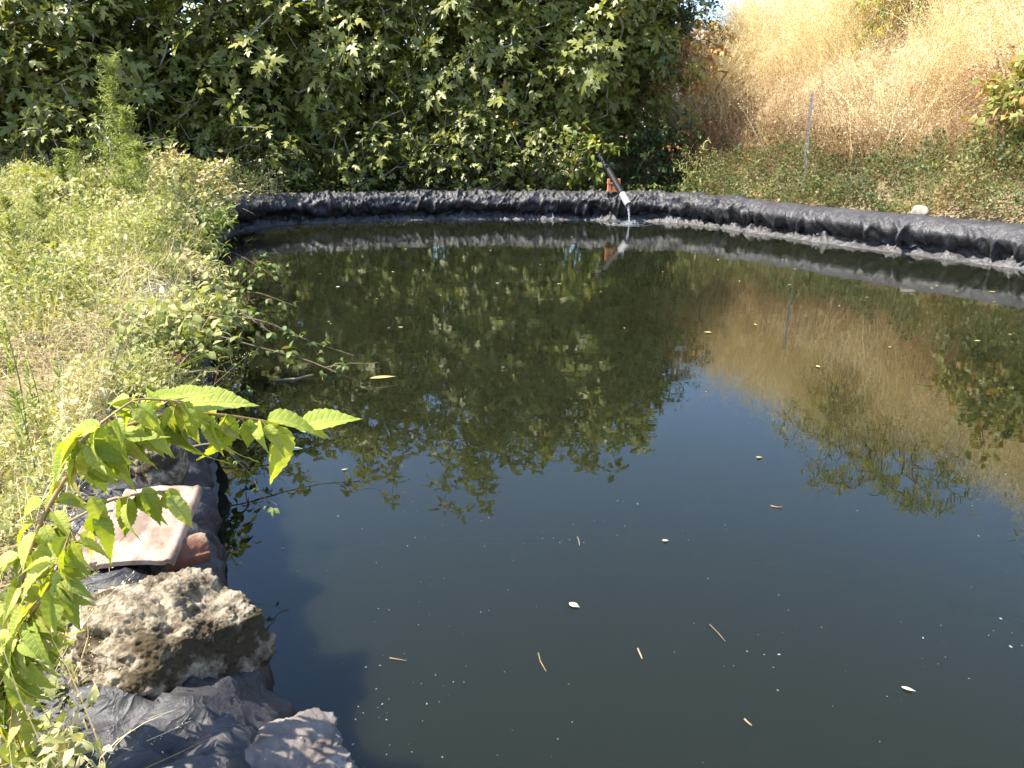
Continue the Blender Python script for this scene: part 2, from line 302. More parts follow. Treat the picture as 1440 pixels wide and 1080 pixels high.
def gz(x, y, sd=None):
    x = np.asarray(x, float); y = np.asarray(y, float)
    if sd is None: sd = sdist(x, y)
    hd, hs = hill_d(x, y), hill_s(x, y)
    z = .22+.03*noise(x*2, y*2)+.12*noise(x*.35, y*.35, 3)
    # left bank rises away from the camera
    lb = smooth(-.5, -3, x)*smooth(2, 9, y)
    z = z+.16*lb
    z = z-.16*smooth(1.8, .8, y)*smooth(.3, -.3, x)
    hill = 2.85*(.35*smooth(.5, 3.9, hd)+.65*np.clip((hd-.7)/3.2, 0, 1))+.25*np.clip(hd-3.9, 0, 6)+.1*noise(x*1.1, y*1.1, 5)*smooth(.7, 1.5, hd)
    z = z+hill*smooth(-6.5, -2.2, hs)*smooth(26, 14, hs)
    z = np.where(sd < .3, z*smooth(.0, .3, sd)-1.6*smooth(.3, .0, sd), z)
    return z

# ------------------------------------------------------------------ ground
def axis(lo, hi, st, far):
    a = np.arange(lo, hi+1e-6, st); g = [st]
    while sum(g) < far: g.append(g[-1]*1.25)
    e = np.cumsum(g); return np.concatenate([(a[0]-e)[::-1], a, a[-1]+e])
gx, gy = axis(-12, 14, .13, 500), axis(-4, 20, .13, 500)
X, Y = np.meshgrid(gx, gy); Zg = gz(X, Y)
V = np.stack([X, Y, Zg], -1).reshape(-1, 3); nx = len(gx)
i = (np.arange(len(gy)-1)[:, None]*nx+np.arange(nx-1)[None]).ravel()
b = Buf(); b.add(V, np.concatenate([np.stack([i, i+1, i+nx+1], 1), np.stack([i, i+nx+1, i+nx], 1)]))
tag(b.build('ground', M['ground']), kind='structure')

# ------------------------------------------------------------------ liner
PC = np.array([(-.05, -.5), (-.02, -.06), (.0, -.012), (.05, .014), (.10, .03), (.165, .06), (.15, .125), (.07, .17), (.022, .235), (.045, .29), (.09, .335), (.16, .37),
               (.24, .378), (.32, .36), (.39, .30), (.42, .2), (.43, .05), (.44, -.15)])
def open_spline(P, n):
    P = np.concatenate([[2*P[0]-P[1]], P, [2*P[-1]-P[-2]]]); t = np.linspace(0, len(P)-3-1e-6, n); i = t.astype(int); f = (t-i)[:, None]
    p0, p1, p2, p3 = P[i], P[i+1], P[i+2], P[i+3]
    return .5*((2*p1)+(-p0+p2)*f+(2*p0-5*p1+4*p2-p3)*f*f+(-p0+3*p1-3*p2+p3)*f**3)
NPF = 64
PR = open_spline(PC, NPF); tt = np.linspace(0, len(PC)-1, NPF)
PD = unit(np.gradient(PR, axis=0)); PNrm = np.stack([-PD[:, 1], PD[:, 0]], 1)   # towards the basin / up
s_, t_ = np.meshgrid(SARC, tt, indexing='ij')
near = smooth(2.8, 1.6, PATH[:, 1])*smooth(.6, .2, PATH[:, 0]); near = near[:, None]
farw = smooth(9.5, 10.8, PATH[:, 1])[:, None]
low = np.exp(-((t_-5.5)/2.6)**2)
d = .014*fbm(s_*1.3, t_*.25, 1, 3)
wv = s_*3.4+.8*noise(s_*1.1, t_*.3, 9)-t_*.16*(1+.8*noise(s_*.5, 2))
d += (.034+.03*farw)*low*(.25+1.1*smooth(-.25, .5, noise(s_*.9, 7.7)))*(1-np.abs(noise(wv, 3.3))*2.6)
d += .012*np.exp(-((t_-8.5)/3)**2)*(1-np.abs(noise(s_*7+t_*.5, t_*.25, 4))*2.4)*(.4+farw+near)
d += .028*np.exp(-((t_-3.9)/1.3)**2)*(fbm(s_*11, t_*1.1, 8, 4))+.04*np.exp(-((t_-4.6)/1.2)**2)*np.clip(noise(s_*2.3, 31)*2.2, -.3, 1)
d += farw*.055*np.exp(-((t_-8)/4)**2)*fbm(s_*3.2, t_*.55, 12, 4)
d += near*.022*(1-np.abs(fbm(s_*6+t_*.5, t_*.35-s_*3, 2, 4))*1.7)*smooth(2, 6, t_)
def crease(a, b, c, k=3.0): return np.clip(1-np.abs(noise(a, b, c))*2.6, 0, 1)**k
wmask = smooth(1.5, 3.5, t_)*smooth(15, 11, t_)
warp = .5*noise(s_*2.1, t_*.35, 61)
d += wmask*.030*(.35+.65*farw+.25*near)*crease(s_*3.6+warp, t_*.16+s_*.5, 62, 6)
d += wmask*.026*(.35+.9*farw+.2*near)*crease(s_*7.5-warp*2+t_*.3, t_*.28, 63, 5)
d += wmask*.012*(.2+.9*farw+.5*near)*crease(s_*15+t_*.7, t_*.6-s_*3, 64, 4)
d += .03*np.exp(-((t_-5)/2)**2)*crease(s_*3.1+t_*.22, t_*.15, 65, 2)-.05*np.exp(-((t_-4.8)/1.0)**2)*smooth(-.1, .3, noise(s_*2.7, 66.5))
rng2 = np.random.default_rng(21)
for k in range(140):                                   # single drapes running down from the roll
    s0 = rng2.uniform(0, SARC[-1]); w = rng2.uniform(.014, .034); sl = rng2.uniform(-.06, .06); t0 = rng2.uniform(4.5, 8.5)
    d += rng2.uniform(.025, .06)*np.exp(-((s_-s0-sl*(t_-t0))/w)**2)*np.exp(-((t_-t0)/rng2.uniform(1.5, 3.2))**2)
RS = SARC[(PATH[:, 0] > 2.45) & (PATH[:, 1] > 5.5) & (PATH[:, 1] < 11)]
for k in range(34):
    s0 = rng2.uniform(RS.min(), RS.max()); w = rng2.uniform(.016, .04); sl = rng2.uniform(-.09, .05); t0 = rng2.uniform(4.2, 7.0); A_ = rng2.uniform(.025, .06); q_ = s_-s0-sl*(t_-t0)-.012*np.sin(t_*1.7+k)
    d += A_*(np.exp(-(q_/w)**2)-.35*np.exp(-((q_-2.1*w)/(1.5*w))**2))*np.exp(-((t_-t0)/rng2.uniform(1.6, 2.8))**2)
O = PR[None, :, 0]-d*0 + PNrm[None, :, 0]*0
o_ = PR[None, :, 0]+PNrm[None, :, 0]*-0+0*d
nin = PNrm.copy()
if nin[8, 0] > 0: nin = -nin
O = PR[None, :, 0]+nin[None, :, 0]*d; Zl = PR[None, :, 1]+nin[None, :, 1]*d
leftf = (smooth(.8, 3, PATH[:, 1])*smooth(10, 8.5, PATH[:, 1])*smooth(0, -1, PATH[:, 0]))[:, None]
Zl = Zl+.012*noise(s_*.7, 5.5)*smooth(6, 9, t_)
V = np.concatenate([(PATH[:, None, :]+PN[:, None, :]*O[..., None]), Zl[..., None]], -1)
m = len(PATH); ii = np.arange(m)[:, None]; jj = np.arange(NPF-1)[None]; i2 = (ii+1) % m
a, b_, c, e = ii*NPF+jj, i2*NPF+jj, i2*NPF+jj+1, ii*NPF+jj+1
b = Buf(); b.add(V, np.concatenate([np.stack([a, c, b_], -1).reshape(-1, 3), np.stack([a, e, c], -1).reshape(-1, 3)]))
tag(b.build('pond_liner', M['liner']), 'black wrinkled plastic liner sheet draped over the low rim round the pond', 'pond liner')

# ------------------------------------------------------------------ water
W = PATH[::8]+PN[::8]*.035; n = len(W)
me = bpy.data.meshes.new('water')
vs = [(x, y, 0) for x, y in W]+[(x, y, -1.4) for x, y in W]
me.from_pydata(vs, [], [list(range(n))[::-1], list(range(n, 2*n))]+[[i, (i+1) % n, n+(i+1) % n, n+i] for i in range(n)])
import bmesh
bm = bmesh.new(); bm.from_mesh(me); bmesh.ops.recalc_face_normals(bm, faces=bm.faces); bm.to_mesh(me); bm.free()
me.materials.append(M['water']); wo = bpy.data.objects.new('water', me); COL.objects.link(wo); tag(wo, kind='structure')

# ------------------------------------------------------------------ leaf shapes
def fan(outline, zf, c=(.35, 0)):
    o = np.array(outline, float); P = np.concatenate([[c], o]); z = zf(P[:, 0], P[:, 1]); n = len(o)
    k = np.arange(n); return np.stack([P[:, 0], P[:, 1], z], 1), np.stack([np.zeros(n, int), 1+k, 1+(k+1) % n], 1)
half = [(-.06, .12), (.06, .27), (.22, .37), (.30, .15), (.42, .15), (.68, .38), (.60, .12), (.80, .14)]
figo = [(0, 0)]+half+[(1, 0)]+[(x, -y) for x, y in half[::-1]]
figo = [(x, -y) for x, y in figo]
FIG = [fan(figo, lambda x, y, q=q, r=r, w=w: -q*x*x-r*y*y+w*np.abs(y), (.38, 0)) for q, r, w in ((.3, .7, .15), (.6, 1.2, .0), (.15, .3, .4))]
def ovate(nl, wmax=.3, q=.3, fold=.15, peak=.38, tip=1.0, ser=0.0, nw=2):
    xs = np.linspace(0, 1, nl+1); w = wmax*np.sin(np.pi*xs**(math.log(.5)/math.log(peak)))**.85
    w = w*(1-.35*smooth(.6, .95, xs)*tip); w[0] = w[-1] = .004
    if ser: w = w+ser*np.where(np.arange(nl+1) % 2 == 1, 1, 0)*np.sin(np.pi*xs)**.5
    V = []; Fc = []; r = np.linspace(-1, 1, 2*nw+1)
    for x, ww in zip(xs, w):
        for k in r: V.append((x-.04*abs(k), ww*k, -q*x*x+fold*ww*abs(k)-.25*fold*abs(k)**2*ww+(.012*math.sin(x*40)*abs(k) if ser else 0)))
    c = len(r)
    for i in range(nl):
        for j in range(c-1):
            a = i*c+j; Fc += [(a, a+c, a+c+1), (a, a+c+1, a+1)]
    return np.array(V), np.array(Fc)
OV = [ovate(3, .33, .25, .3, nw=1), ovate(3, .28, .5, .5, nw=1)]
NARROW = [ovate(3, .10, .35, .4, nw=1), ovate(3, .08, .7, .4, nw=1)]
NET = [ovate(22, .215, .25, .7, .34, ser=.02, nw=3), ovate(22, .18, .6, .9, .32, ser=.02, nw=3), ovate(22, .235, .95, .6, .34, ser=.02, nw=3)]
def blade(bend, w=.012, nseg=4):
    xs = np.linspace(0, 1, nseg+1); V = []; Fc = []
    for x in xs:
        ww = w*(1-x**2)+.0008
        V += [(x*math.cos(bend*x), -ww/2, -x*math.sin(bend*x)), (x*math.cos(bend*x), ww/2, -x*math.sin(bend*x))]
    for i in range(nseg): a = 2*i; Fc += [(a, a+2, a+3), (a, a+3, a+1)]
    return np.array(V), np.array(Fc)
def panicle(seed, bend, w=.006, ns=22, spread=.09, z0=.5, sz=.03):
    r = np.random.default_rng(seed); V, Fc = blade(bend, w); V = list(map(tuple, V)); Fc = list(map(tuple, Fc))
    for k in range(ns):
        x = r.uniform(z0, 1.0); c = np.array([x*math.cos(bend*x), 0, -x*math.sin(bend*x)]); o = r.normal(size=3)*spread*(1.15-x)*np.array([.5, 1, 1])
        dd = unit(o+np.array([.04, 0, 0])); l = sz*r.uniform(.6, 1.4); side = unit(np.cross(dd, r.normal(size=3)))*l*.22
        p = c+o; a = len(V); V += [tuple(p-side), tuple(p+dd*l), tuple(p+side)]; Fc.append((a, a+1, a+2))
    return np.array(V), np.array(Fc)
def rand_dirs(m): return unit(rng.normal(size=(m, 3)))
def inst_multi(b, tpls, P, X, Z, sc, tint):
    pick = rng.integers(0, len(tpls), len(P)); sc = np.broadcast_to(sc, (len(P),)); tint = np.broadcast_to(tint, (len(P),))
    for k, t in enumerate(tpls):
        q = pick == k
        if q.any(): b.inst(t, P[q], X[q], Z[q], sc[q], tint[q])

# ------------------------------------------------------------------ trees and shrubs
def skeleton(base, tips, trunk_h, r_tip, lean=(0, 0), nforks=3):
    """grow branches from the base to every tip; returns nodes, parents, radii and tip node ids"""
    base = np.asarray(base, float); nodes = [base]; par = [-1]
    for k in range(1, 5):
        nodes.append(base+np.array([lean[0]*k/4, lean[1]*k/4, trunk_h*k/4])+rng.normal(size=3)*.02); par.append(k-1)
    top = nodes[-1]
    order = np.argsort(np.linalg.norm(tips-top, axis=1)); tid = []
    for t in tips[order]:
        A = np.array(nodes); dv = t-A; dist = np.linalg.norm(dv, axis=1)
        cost = dist+.35*np.maximum(0, A[:, 2]-t[2])+np.where(np.arange(len(A)) < 3, 1.0, 0)
        j = int(np.argmin(cost)); p = A[j]; L = dist[j]; ns = max(1, int(L/.22)); prev = j
        bow = rng.normal(size=3)*.10*L; bow[2] = abs(bow[2])*-.6
        for q in range(1, ns+1):
            f = q/ns; nodes.append(p+(t-p)*f+bow*math.sin(math.pi*f)); par.append(prev); prev = len(nodes)-1
        tid.append(prev)
    w = np.zeros(len(nodes))
    for t in tid: w[t] += 1
    for q in range(len(nodes)-1, 0, -1): w[par[q]] += w[q]
    return np.array(nodes), np.array(par), r_tip*np.maximum(w, 1)**.5, np.array(tid)
def branch_mesh(b, nodes, par, rad, sides=5):
    kids = {}
    for q in range(1, len(nodes)): kids.setdefault(par[q], []).append(q)
    done = set()
    for q in range(1, len(nodes)):
        if q in done: continue
        chain = [par[q], q]; done.add(q)
        while True:
            k = [z for z in kids.get(chain[-1], []) if z not in done]
            if not k: break
            z = max(k, key=lambda i: rad[i]); done.add(z); chain.append(z)
        r = rad[chain].copy(); r[0] = min(r[0], r[1]*1.25); b.tube(nodes[chain], r, sides)
def crown_tips(c, R, n, seed, shell=.65, lump=.36, zmin=None):
    r = np.random.default_rng(seed); D = unit(r.normal(size=(n*3, 3)))
    rad = np.where(r.random(n*3) < shell, r.uniform(.78, 1.05, n*3), r.uniform(.3, .8, n*3))
    rad = rad*(1+lump*1.3*noise(D[:, 0]*2.2+seed, D[:, 1]*2.2, D[:, 2]*2.2))
    P = np.asarray(c)+D*rad[:, None]*np.asarray(R)
    if zmin is not None: P = P[P[:, 2] > zmin(P[:, 0], P[:, 1])]
    return P[:n]
def fig_tree(base, c, R, ntips, seed, label, leaf=(.13, .235), group='fig trees behind the far rim', nl=(7, 12)):
    bz = float(gz(np.array([base[0]]), np.array([base[1]]))[0]); base = np.array([base[0], base[1], bz-.05])
    tips = crown_tips(c, R, ntips, seed, zmin=lambda x, y: gz(x, y)+.12)
    nodes, par, rad, tid = skeleton(base, tips, min(1.0, c[2]*.45), .0048)
    root = empty('fig_tree', base, label, 'tree', group)
    b = Buf(); branch_mesh(b, nodes, par, rad); b.build('trunk', M['bark_fig'], root)
    b = Buf(); P = []; Xd = []; Zd = []; sc = []; ti = []
    cen = np.array([c[0], c[1], c[2]-.25*R[2]])
    for t in tid:
        p = nodes[t]; ax = unit(unit(p-cen)*.8+np.array([-.38, -.22, .55])+rng.normal(size=3)*.25)
        u = unit(np.cross(ax, rng.normal(size=3))); v = np.cross(ax, u); k = rng.integers(*nl); ph = rng.uniform(0, 6.28); base_t = np.clip(rng.normal(.5, .17), .05, .9)
        for q in range(k):
            a = ph+q*2.4; el = math.radians(rng.uniform(35, 100)) if q > 1 else math.radians(rng.uniform(5, 40))
            rd = unit(np.cos(el)*ax+np.sin(el)*(math.cos(a)*u+math.sin(a)*v))
            pet = rng.uniform(.05, .13); p0 = p-ax*rng.uniform(0, .14)+rd*pet; xd = unit(rd+np.array([0, 0, -rng.uniform(.05, .65)])); s = rng.uniform(*leaf)*(.7 if q < 2 else 1)
            P.append(p0); Xd.append(xd); Zd.append(unit(ax+rng.normal(size=3)*.22)); sc.append(s)
            ti.append(np.clip(base_t+rng.normal(0, .12), 0, .93) if rng.random() > .003 else 1.0)
    inst_multi(b, FIG, np.array(P), np.array(Xd), np.array(Zd), np.array(sc), np.array(ti))
    b.build('crown', M['fig'], root)
    return root
FIGS = [((-8.9, 10.6), (-8.8, 10.4, 2.3), (1.7, 1.5, 2.1), 330, 11, 'fig tree at the left edge of the photo behind the weedy bank'),
        ((-6.5, 11.8), (-6.5, 11.5, 2.35), (1.6, 1.4, 2.2), 360, 12, 'fig tree with bare grey limbs behind the tall feathery horseweed'),
        ((-4.6, 12.9), (-4.5, 12.7, 2.3), (1.5, 1.35, 2.2), 360, 13, 'fig tree rising behind the left rounded corner of the pond rim'),
        ((-2.6, 13.5), (-2.6, 13.25, 2.4), (1.5, 1.35, 2.3), 380, 14, 'fig tree behind the left half of the shaded far rim'),
        ((-.6, 13.6), (-.6, 13.3, 2.5), (1.5, 1.35, 2.4), 400, 15, 'fig tree behind the middle of the far rim, tallest of the thicket'),
        ((1.35, 13.7), (1.05, 13.4, 2.65), (1.4, 1.3, 2.0), 360, 16, 'fig tree overhanging the inlet pipe, rightmost of the thicket by the dry slope')]
for a in FIGS: fig_tree(*a[:3], int(a[3]*1.55), *a[4:])
for a in [((-7.8, 13.6), (-7.8, 13.4, 2.2), (1.8, 1.2, 2.2), 230, 31, 'fig tree in the back row behind the leftmost front fig trees'),
          ((-3.6, 15.4), (-3.6, 15.2, 2.2), (2.0, 1.2, 2.2), 230, 32, 'fig tree in the back row behind the left part of the far rim'),
          ((2.3, 15.6), (2.1, 15.3, 3.1), (1.1, 1.0, 1.9), 240, 34, 'fig tree in the back row behind the rightmost fig, at the top of the slope'),
          ((-6.2, 13.9), (-6.0, 13.7, 1.7), (1.8, 1.0, 1.6), 230, 35, 'fig tree in the back row between the two leftmost limbs, lower than its neighbours'),
          ((-10.8, 12.4), (-10.6, 12.2, 2.2), (1.7, 1.2, 2.2), 180, 36, 'fig tree in the back row beyond the left edge of the photo'),
          ((-.4, 15.7), (-.2, 15.5, 2.3), (2.1, 1.2, 2.3), 230, 33, 'fig tree in the back row behind the tallest fig of the thicket')]:
    fig_tree(*a[:3], int(a[3]*1.7), *a[4:], leaf=(.18, .28))
# low suckers of the figs that reach the rim
for a in [((-3.6, 11.9), (-3.55, 11.6, .8), (.75, .45, .6), 70, 41, 'low fig bush at the left corner of the far rim'),
          ((-2.2, 12.45), (-2.2, 12.0, .88), (.85, .45, .65), 90, 42, 'low fig bush spilling onto the left half of the far rim'),
          ((-.7, 12.75), (-.7, 12.2, .92), (.85, .45, .7), 95, 43, 'low fig bush spilling onto the middle of the far rim'),
          ((.55, 12.75), (.5, 12.2, .9), (.7, .45, .65), 80, 44, 'low fig bush left of the inlet pipe behind the far rim'),
          ((-1.45, 12.9), (-1.45, 12.5, 1.1), (.8, .5, .9), 120, 46, 'taller low fig bush behind the left half of the far rim'),
          ((-.05, 13.0), (-.05, 12.6, 1.1), (.8, .5, .9), 120, 47, 'taller low fig bush behind the rim, midway between its middle and the pipe'),
          ((-4.5, 11.9), (-4.5, 11.7, 1.0), (.9, .6, .9), 120, 48, 'low fig bush behind the weeds at the left pond corner'),
          ((-5.3, 10.6), (-5.3, 10.5, .9), (.9, .6, .7), 80, 45, 'low fig bush behind the weedy bank left of the pond corner')]:
    fig_tree(*a, leaf=(.08, .16), group='low fig bushes along the far rim', nl=(5, 9))

def leafy(name, base, c, R, ntips, seed, label, cat, mat, tpl, leaf, per, bark, trunk_h=.5, rt=.004, group=None, droop=.4, spread=.10, tintmu=.5, hug=True, twig=.25):
    bz = float(gz(np.array([base[0]]), np.array([base[1]]))[0]); base = np.array([base[0], base[1], bz-.04])
    tips = crown_tips(c, R, ntips, seed, zmin=(lambda x, y: gz(x, y)+.06) if hug else None)
    nodes, par, rad, tid = skeleton(base, tips, trunk_h, rt)
    root = empty(name, base, label, cat, group)
    b = Buf(); branch_mesh(b, nodes, par, rad, 4)
    P = []; D = []; T = []
    for t in tid:
        p = nodes[t]; d0 = unit(unit(p-np.asarray(c))+rng.normal(size=3)*.35+np.array([0, 0, -.5*droop])); tb = rng.normal(tintmu, .15)
        pts = np.array([p-d0*twig*.5+d0*twig*1.5*f+np.array([0, 0, -droop*.5*twig*f*f]) for f in np.linspace(0, 1, 5)])
        b.tube(pts, np.linspace(rt*.8, rt*.3, 5), 3)
        for q in range(per):
            f = rng.random(); pp = pts[0]+(pts[-1]-pts[0])*f+rng.normal(size=3)*spread*.25
            P.append(pp); D.append(unit(rng.normal(size=3)*.8+d0*.7+np.array([0, 0, -droop]))); T.append(tb+rng.normal(0, .14))
    b.build('branches' if cat in ('bush', 'plant') else 'trunk', bark, root)
    P = np.array(P); D = np.array(D); b = Buf(); Z = unit(rng.normal(size=P.shape)*.5+np.array([-.1, -.2, 1.0]))
    inst_multi(b, tpl, P, D, Z, rng.uniform(*leaf, len(P)), np.clip(T, 0, 1)); b.build('foliage' if cat in ('bush', 'plant') else 'crown', mat, root)
    return root
leafy('small_leaved_tree', (7.0, 13.3), (6.55, 12.4, 3.45), (1.6, 1.0, 1.6), 330, 51, 'yellowing narrow-leaved tree on the crest of the dry slope with drooping branches', 'tree', M['yellowing'], NARROW, (.09, .16), 16, M['bark_brown'], .8, .005, droop=.9, twig=.35, tintmu=.55)
leafy('small_leaved_tree', (9.1, 11.2), (9.0, 11.0, 4.0), (1.2, 1.1, 1.1), 130, 52, 'narrow-leaved tree at the right end of the crest above the dry slope', 'tree', M['crest'], NARROW, (.09, .16), 14, M['bark_brown'], .8, .005, droop=.8, twig=.3)
leafy('broad_leaved_bush', (5.85, 8.95), (5.72, 8.7, 1.5), (.55, .55, .66), 150, 53, 'green broad-leaved bush at the right edge of the dry slope', 'bush', M['fig'], OV, (.07, .14), 14, M['bark_brown'], .4, .004, tintmu=.75, spread=.2)
leafy('dark_bush', (3.4, 14.9), (2.75, 14.5, 3.05), (.75, .5, .75), 150, 54, 'dark green bush on top of the slope beside the last fig tree', 'bush', M['hedge'], OV, (.04, .09), 16, M['bark_brown'], .3, .004, tintmu=.15)
leafy('dark_bush', (2.35, 12.75), (2.3, 12.6, .75), (.65, .35, .55), 110, 59, 'dark green bush added for the fig shadow right of the inlet pipe', 'bush', M['hedge'], OV, (.05, .10), 16, M['bark_brown'], .2, .003, tintmu=.12)  # added bush, its dark leaves stand in for the figs' shadow
leafy('withered_bush', (3.35, 13.6), (2.95, 13.3, 2.3), (.35, .4, .5), 40, 55, 'withered orange-brown bush between the last fig tree and the dry slope', 'bush', M['rust_leaf'], OV, (.05, .11), 12, M['bark_brown'], .3, .003, tintmu=.6, droop=.8)
leafy('withered_bush', (2.9, 12.9), (2.75, 12.7, .95), (.45, .35, .4), 45, 56, 'rusty brown bush in the shade right of the inlet pipe', 'bush', M['rust_leaf'], OV, (.03, .07), 14, M['bark_brown'], .2, .003, tintmu=.2)  # low tint puts the figs' shade into the leaf colour
leafy('reddish_shrub', (5.75, 9.9), (5.75, 9.8, 1.75), (.35, .3, .3), 40, 57, 'small reddish dry shrub on the slope left of the broad-leaved bush', 'bush', M['reddish'], OV, (.03, .06), 9, M['bark_brown'], .2, .003)
leafy('hanging_vine', (1.2, 12.05), (1.12, 11.9, .92), (.34, .14, .26), 32, 58, 'pale yellow-green vine hanging over the top of the inlet pipe', 'plant', M['yellowing'], OV, (.06, .12), 10, M['cane'], .2, .003, tintmu=.38, droop=.7)
for q, (x, y, lb) in enumerate([(2.55, 11.75, 'small pale shrub in the shade just behind the right corner of the rim'), (5.02, 9.0, 'yellow-green upright weed on the lower slope right of the metal post')]):
    leafy('small_shrub', (x, y), (x, y, .62+q*.25), (.2+.05*q, .2, .3), 22, 60+q, lb, 'bush', M['weed'] if q == 0 else M['yellowing'], NARROW, (.05, .1), 12, M['stem_green'], .15, .002, tintmu=.4)

# ------------------------------------------------------------------ dry slope
def scatter(n, cond, box):
    x = rng.uniform(box[0], box[1], n); y = rng.uniform(box[2], box[3], n); q = cond(x, y); return x[q], y[q]
PAN = [panicle(k, .15+.12*k, ns=42, spread=.14, sz=.019, z0=.3) for k in range(5)]
x, y = scatter(190000, lambda x, y: (hill_d(x, y) > 1.25) & (hill_d(x, y) < 6.2) & (hill_s(x, y) > -4.2) & (hill_s(x, y) < 6.5), (1.5, 13, 5, 18))
hd = hill_d(x, y)
patch = noise(x*.8, y*.8, 11)+.6*noise(x*2.6, y*2.6, 12)
keep = rng.random(len(x)) < np.clip(.50+.6*patch, .12, 1)*np.where(hd > 4.3, .45, 1)*smooth(1.35, 2.5, hd+.3*patch)*.66
x, y, hd, patch = x[keep], y[keep], hd[keep], patch[keep]; n = len(x); z = gz(x, y)
lx_ = .8*noise(x*1.4, y*1.4, 71); ly_ = .8*noise(x*1.4, y*1.4, 72)
lean = unit(np.stack([rng.normal(-.25, .2, n)+lx_, rng.normal(-.22, .2, n)+ly_, np.ones(n)], 1))
b = Buf(); inst_multi(b, PAN, np.stack([x, y, z-.03], 1), lean, rand_dirs(n), rng.uniform(.45, 1.1, n)*np.clip(1+.55*patch, .35, 1.7), np.clip(.6+.5*patch+.12*(hd-2.6)+rng.normal(0, .16, n), 0, 1))
tag(b.build('dry_grass', M['straw']), 'pale straw-coloured tall dry grass covering the sunlit slope', 'dry grass', kind='stuff')
# brown dead brush on the lower slope
BR = [panicle(40+k, .3+.15*k, w=.005, ns=46, spread=.22, sz=.022, z0=.15) for k in range(5)]
x, y = scatter(52000, lambda x, y: (hill_d(x, y) > .9) & (hill_d(x, y) < 3.2) & (hill_s(x, y) > -2.6) & (hill_s(x, y) < 6.5), (1.5, 12, 4, 15))
hd = hill_d(x, y); keep = rng.random(len(x)) < np.exp(-((hd-1.7-.4*noise(x*1.2, y*1.2, 17))/.55)**2)*.95
x, y = x[keep], y[keep]; n = len(x); z = gz(x, y)
lean = unit(np.stack([rng.normal(-.3, .4, n), rng.normal(-.25, .4, n), np.ones(n)], 1))
b = Buf(); inst_multi(b, BR, np.stack([x, y, z-.03], 1), lean, rand_dirs(n), rng.uniform(.35, .85, n), np.clip(.45+.8*noise(x*1.5, y*1.5, 2)+rng.normal(0, .2, n), 0, 1))
tag(b.build('dead_brush', M['brush']), 'brown tangled dead brush along the foot of the slope', 'brush', kind='stuff')

# low bramble cover right behind the right rim
x, y = scatter(260000, lambda x, y: (hill_d(x, y) > .40) & (hill_d(x, y) < 1.9) & (hill_s(x, y) > -.5) & (hill_s(x, y) < 7.5), (1.5, 9, 3, 14))
hd = hill_d(x, y); hs = hill_s(x, y)
mound = .8*np.maximum(.50+.45*noise(x*1.3, y*1.3, 21)+.40*noise(x*2.9, y*2.9, 22), .2)*smooth(.16, .40, hd)*smooth(1.65, 1.1, hd)*(1+.3*smooth(1, 4, hs))
keep = rng.random(len(x)) < np.clip(.95+.9*noise(x*1.7, y*1.7, 30), .7, 1)
x, y, hd, mound = x[keep], y[keep], hd[keep], mound[keep]; n = len(x)
P = np.stack([x, y, gz(x, y)+mound*rng.uniform(.15, 1.0, n)**.6], 1)
b = Buf(); inst_multi(b, OV, P, unit(rng.normal(size=(n, 3))+np.array([-.3, -.4, -.2])), unit(rng.normal(size=(n, 3))*.55+np.array([-.3, -.3, 1])), rng.uniform(.022, .055, n), np.clip(.37+.75*noise(x*1.4, y*1.4, 33)+.25*noise(x*5, y*5, 31)+rng.normal(0, .12, n), 0, 1))
k = 11000; q = rng.integers(0, n, k)
inst_multi(b, PAN[:3], P[q]-np.array([0, 0, .1]), unit(rng.normal(size=(k, 3))+np.array([-.2, -.3, .7])), rand_dirs(k), rng.uniform(.15, .42, k), rng.uniform(.75, 1, k))
tag(b.build('bramble_cover', M['hedge']), 'low green and brown bramble cover behind the right rim', 'undergrowth', kind='stuff')
# dead leaves and roots in the shade behind the far rim
x, y = scatter(60000, lambda x, y: (sdist(x, y) > .34) & (sdist(x, y) < 2.2) & (y > 10.5), (-7, 4, 10.4, 15)); q = rng.random(len(x)) < .35; x, y = x[q], y[q]; n = len(x)
b = Buf(); inst_multi(b, OV, np.stack([x, y, gz(x, y)+rng.uniform(0, .22, n)], 1), rand_dirs(n)*np.array([1, 1, .4]), unit(rng.normal(size=(n, 3))*.5+np.array([0, 0, 1])), rng.uniform(.03, .09, n), np.clip(rng.normal(.35, .3, n), 0, 1))
tag(b.build('undergrowth', M['hedge']), 'shaded low undergrowth beneath the fig trees behind the far rim', 'undergrowth', kind='stuff')

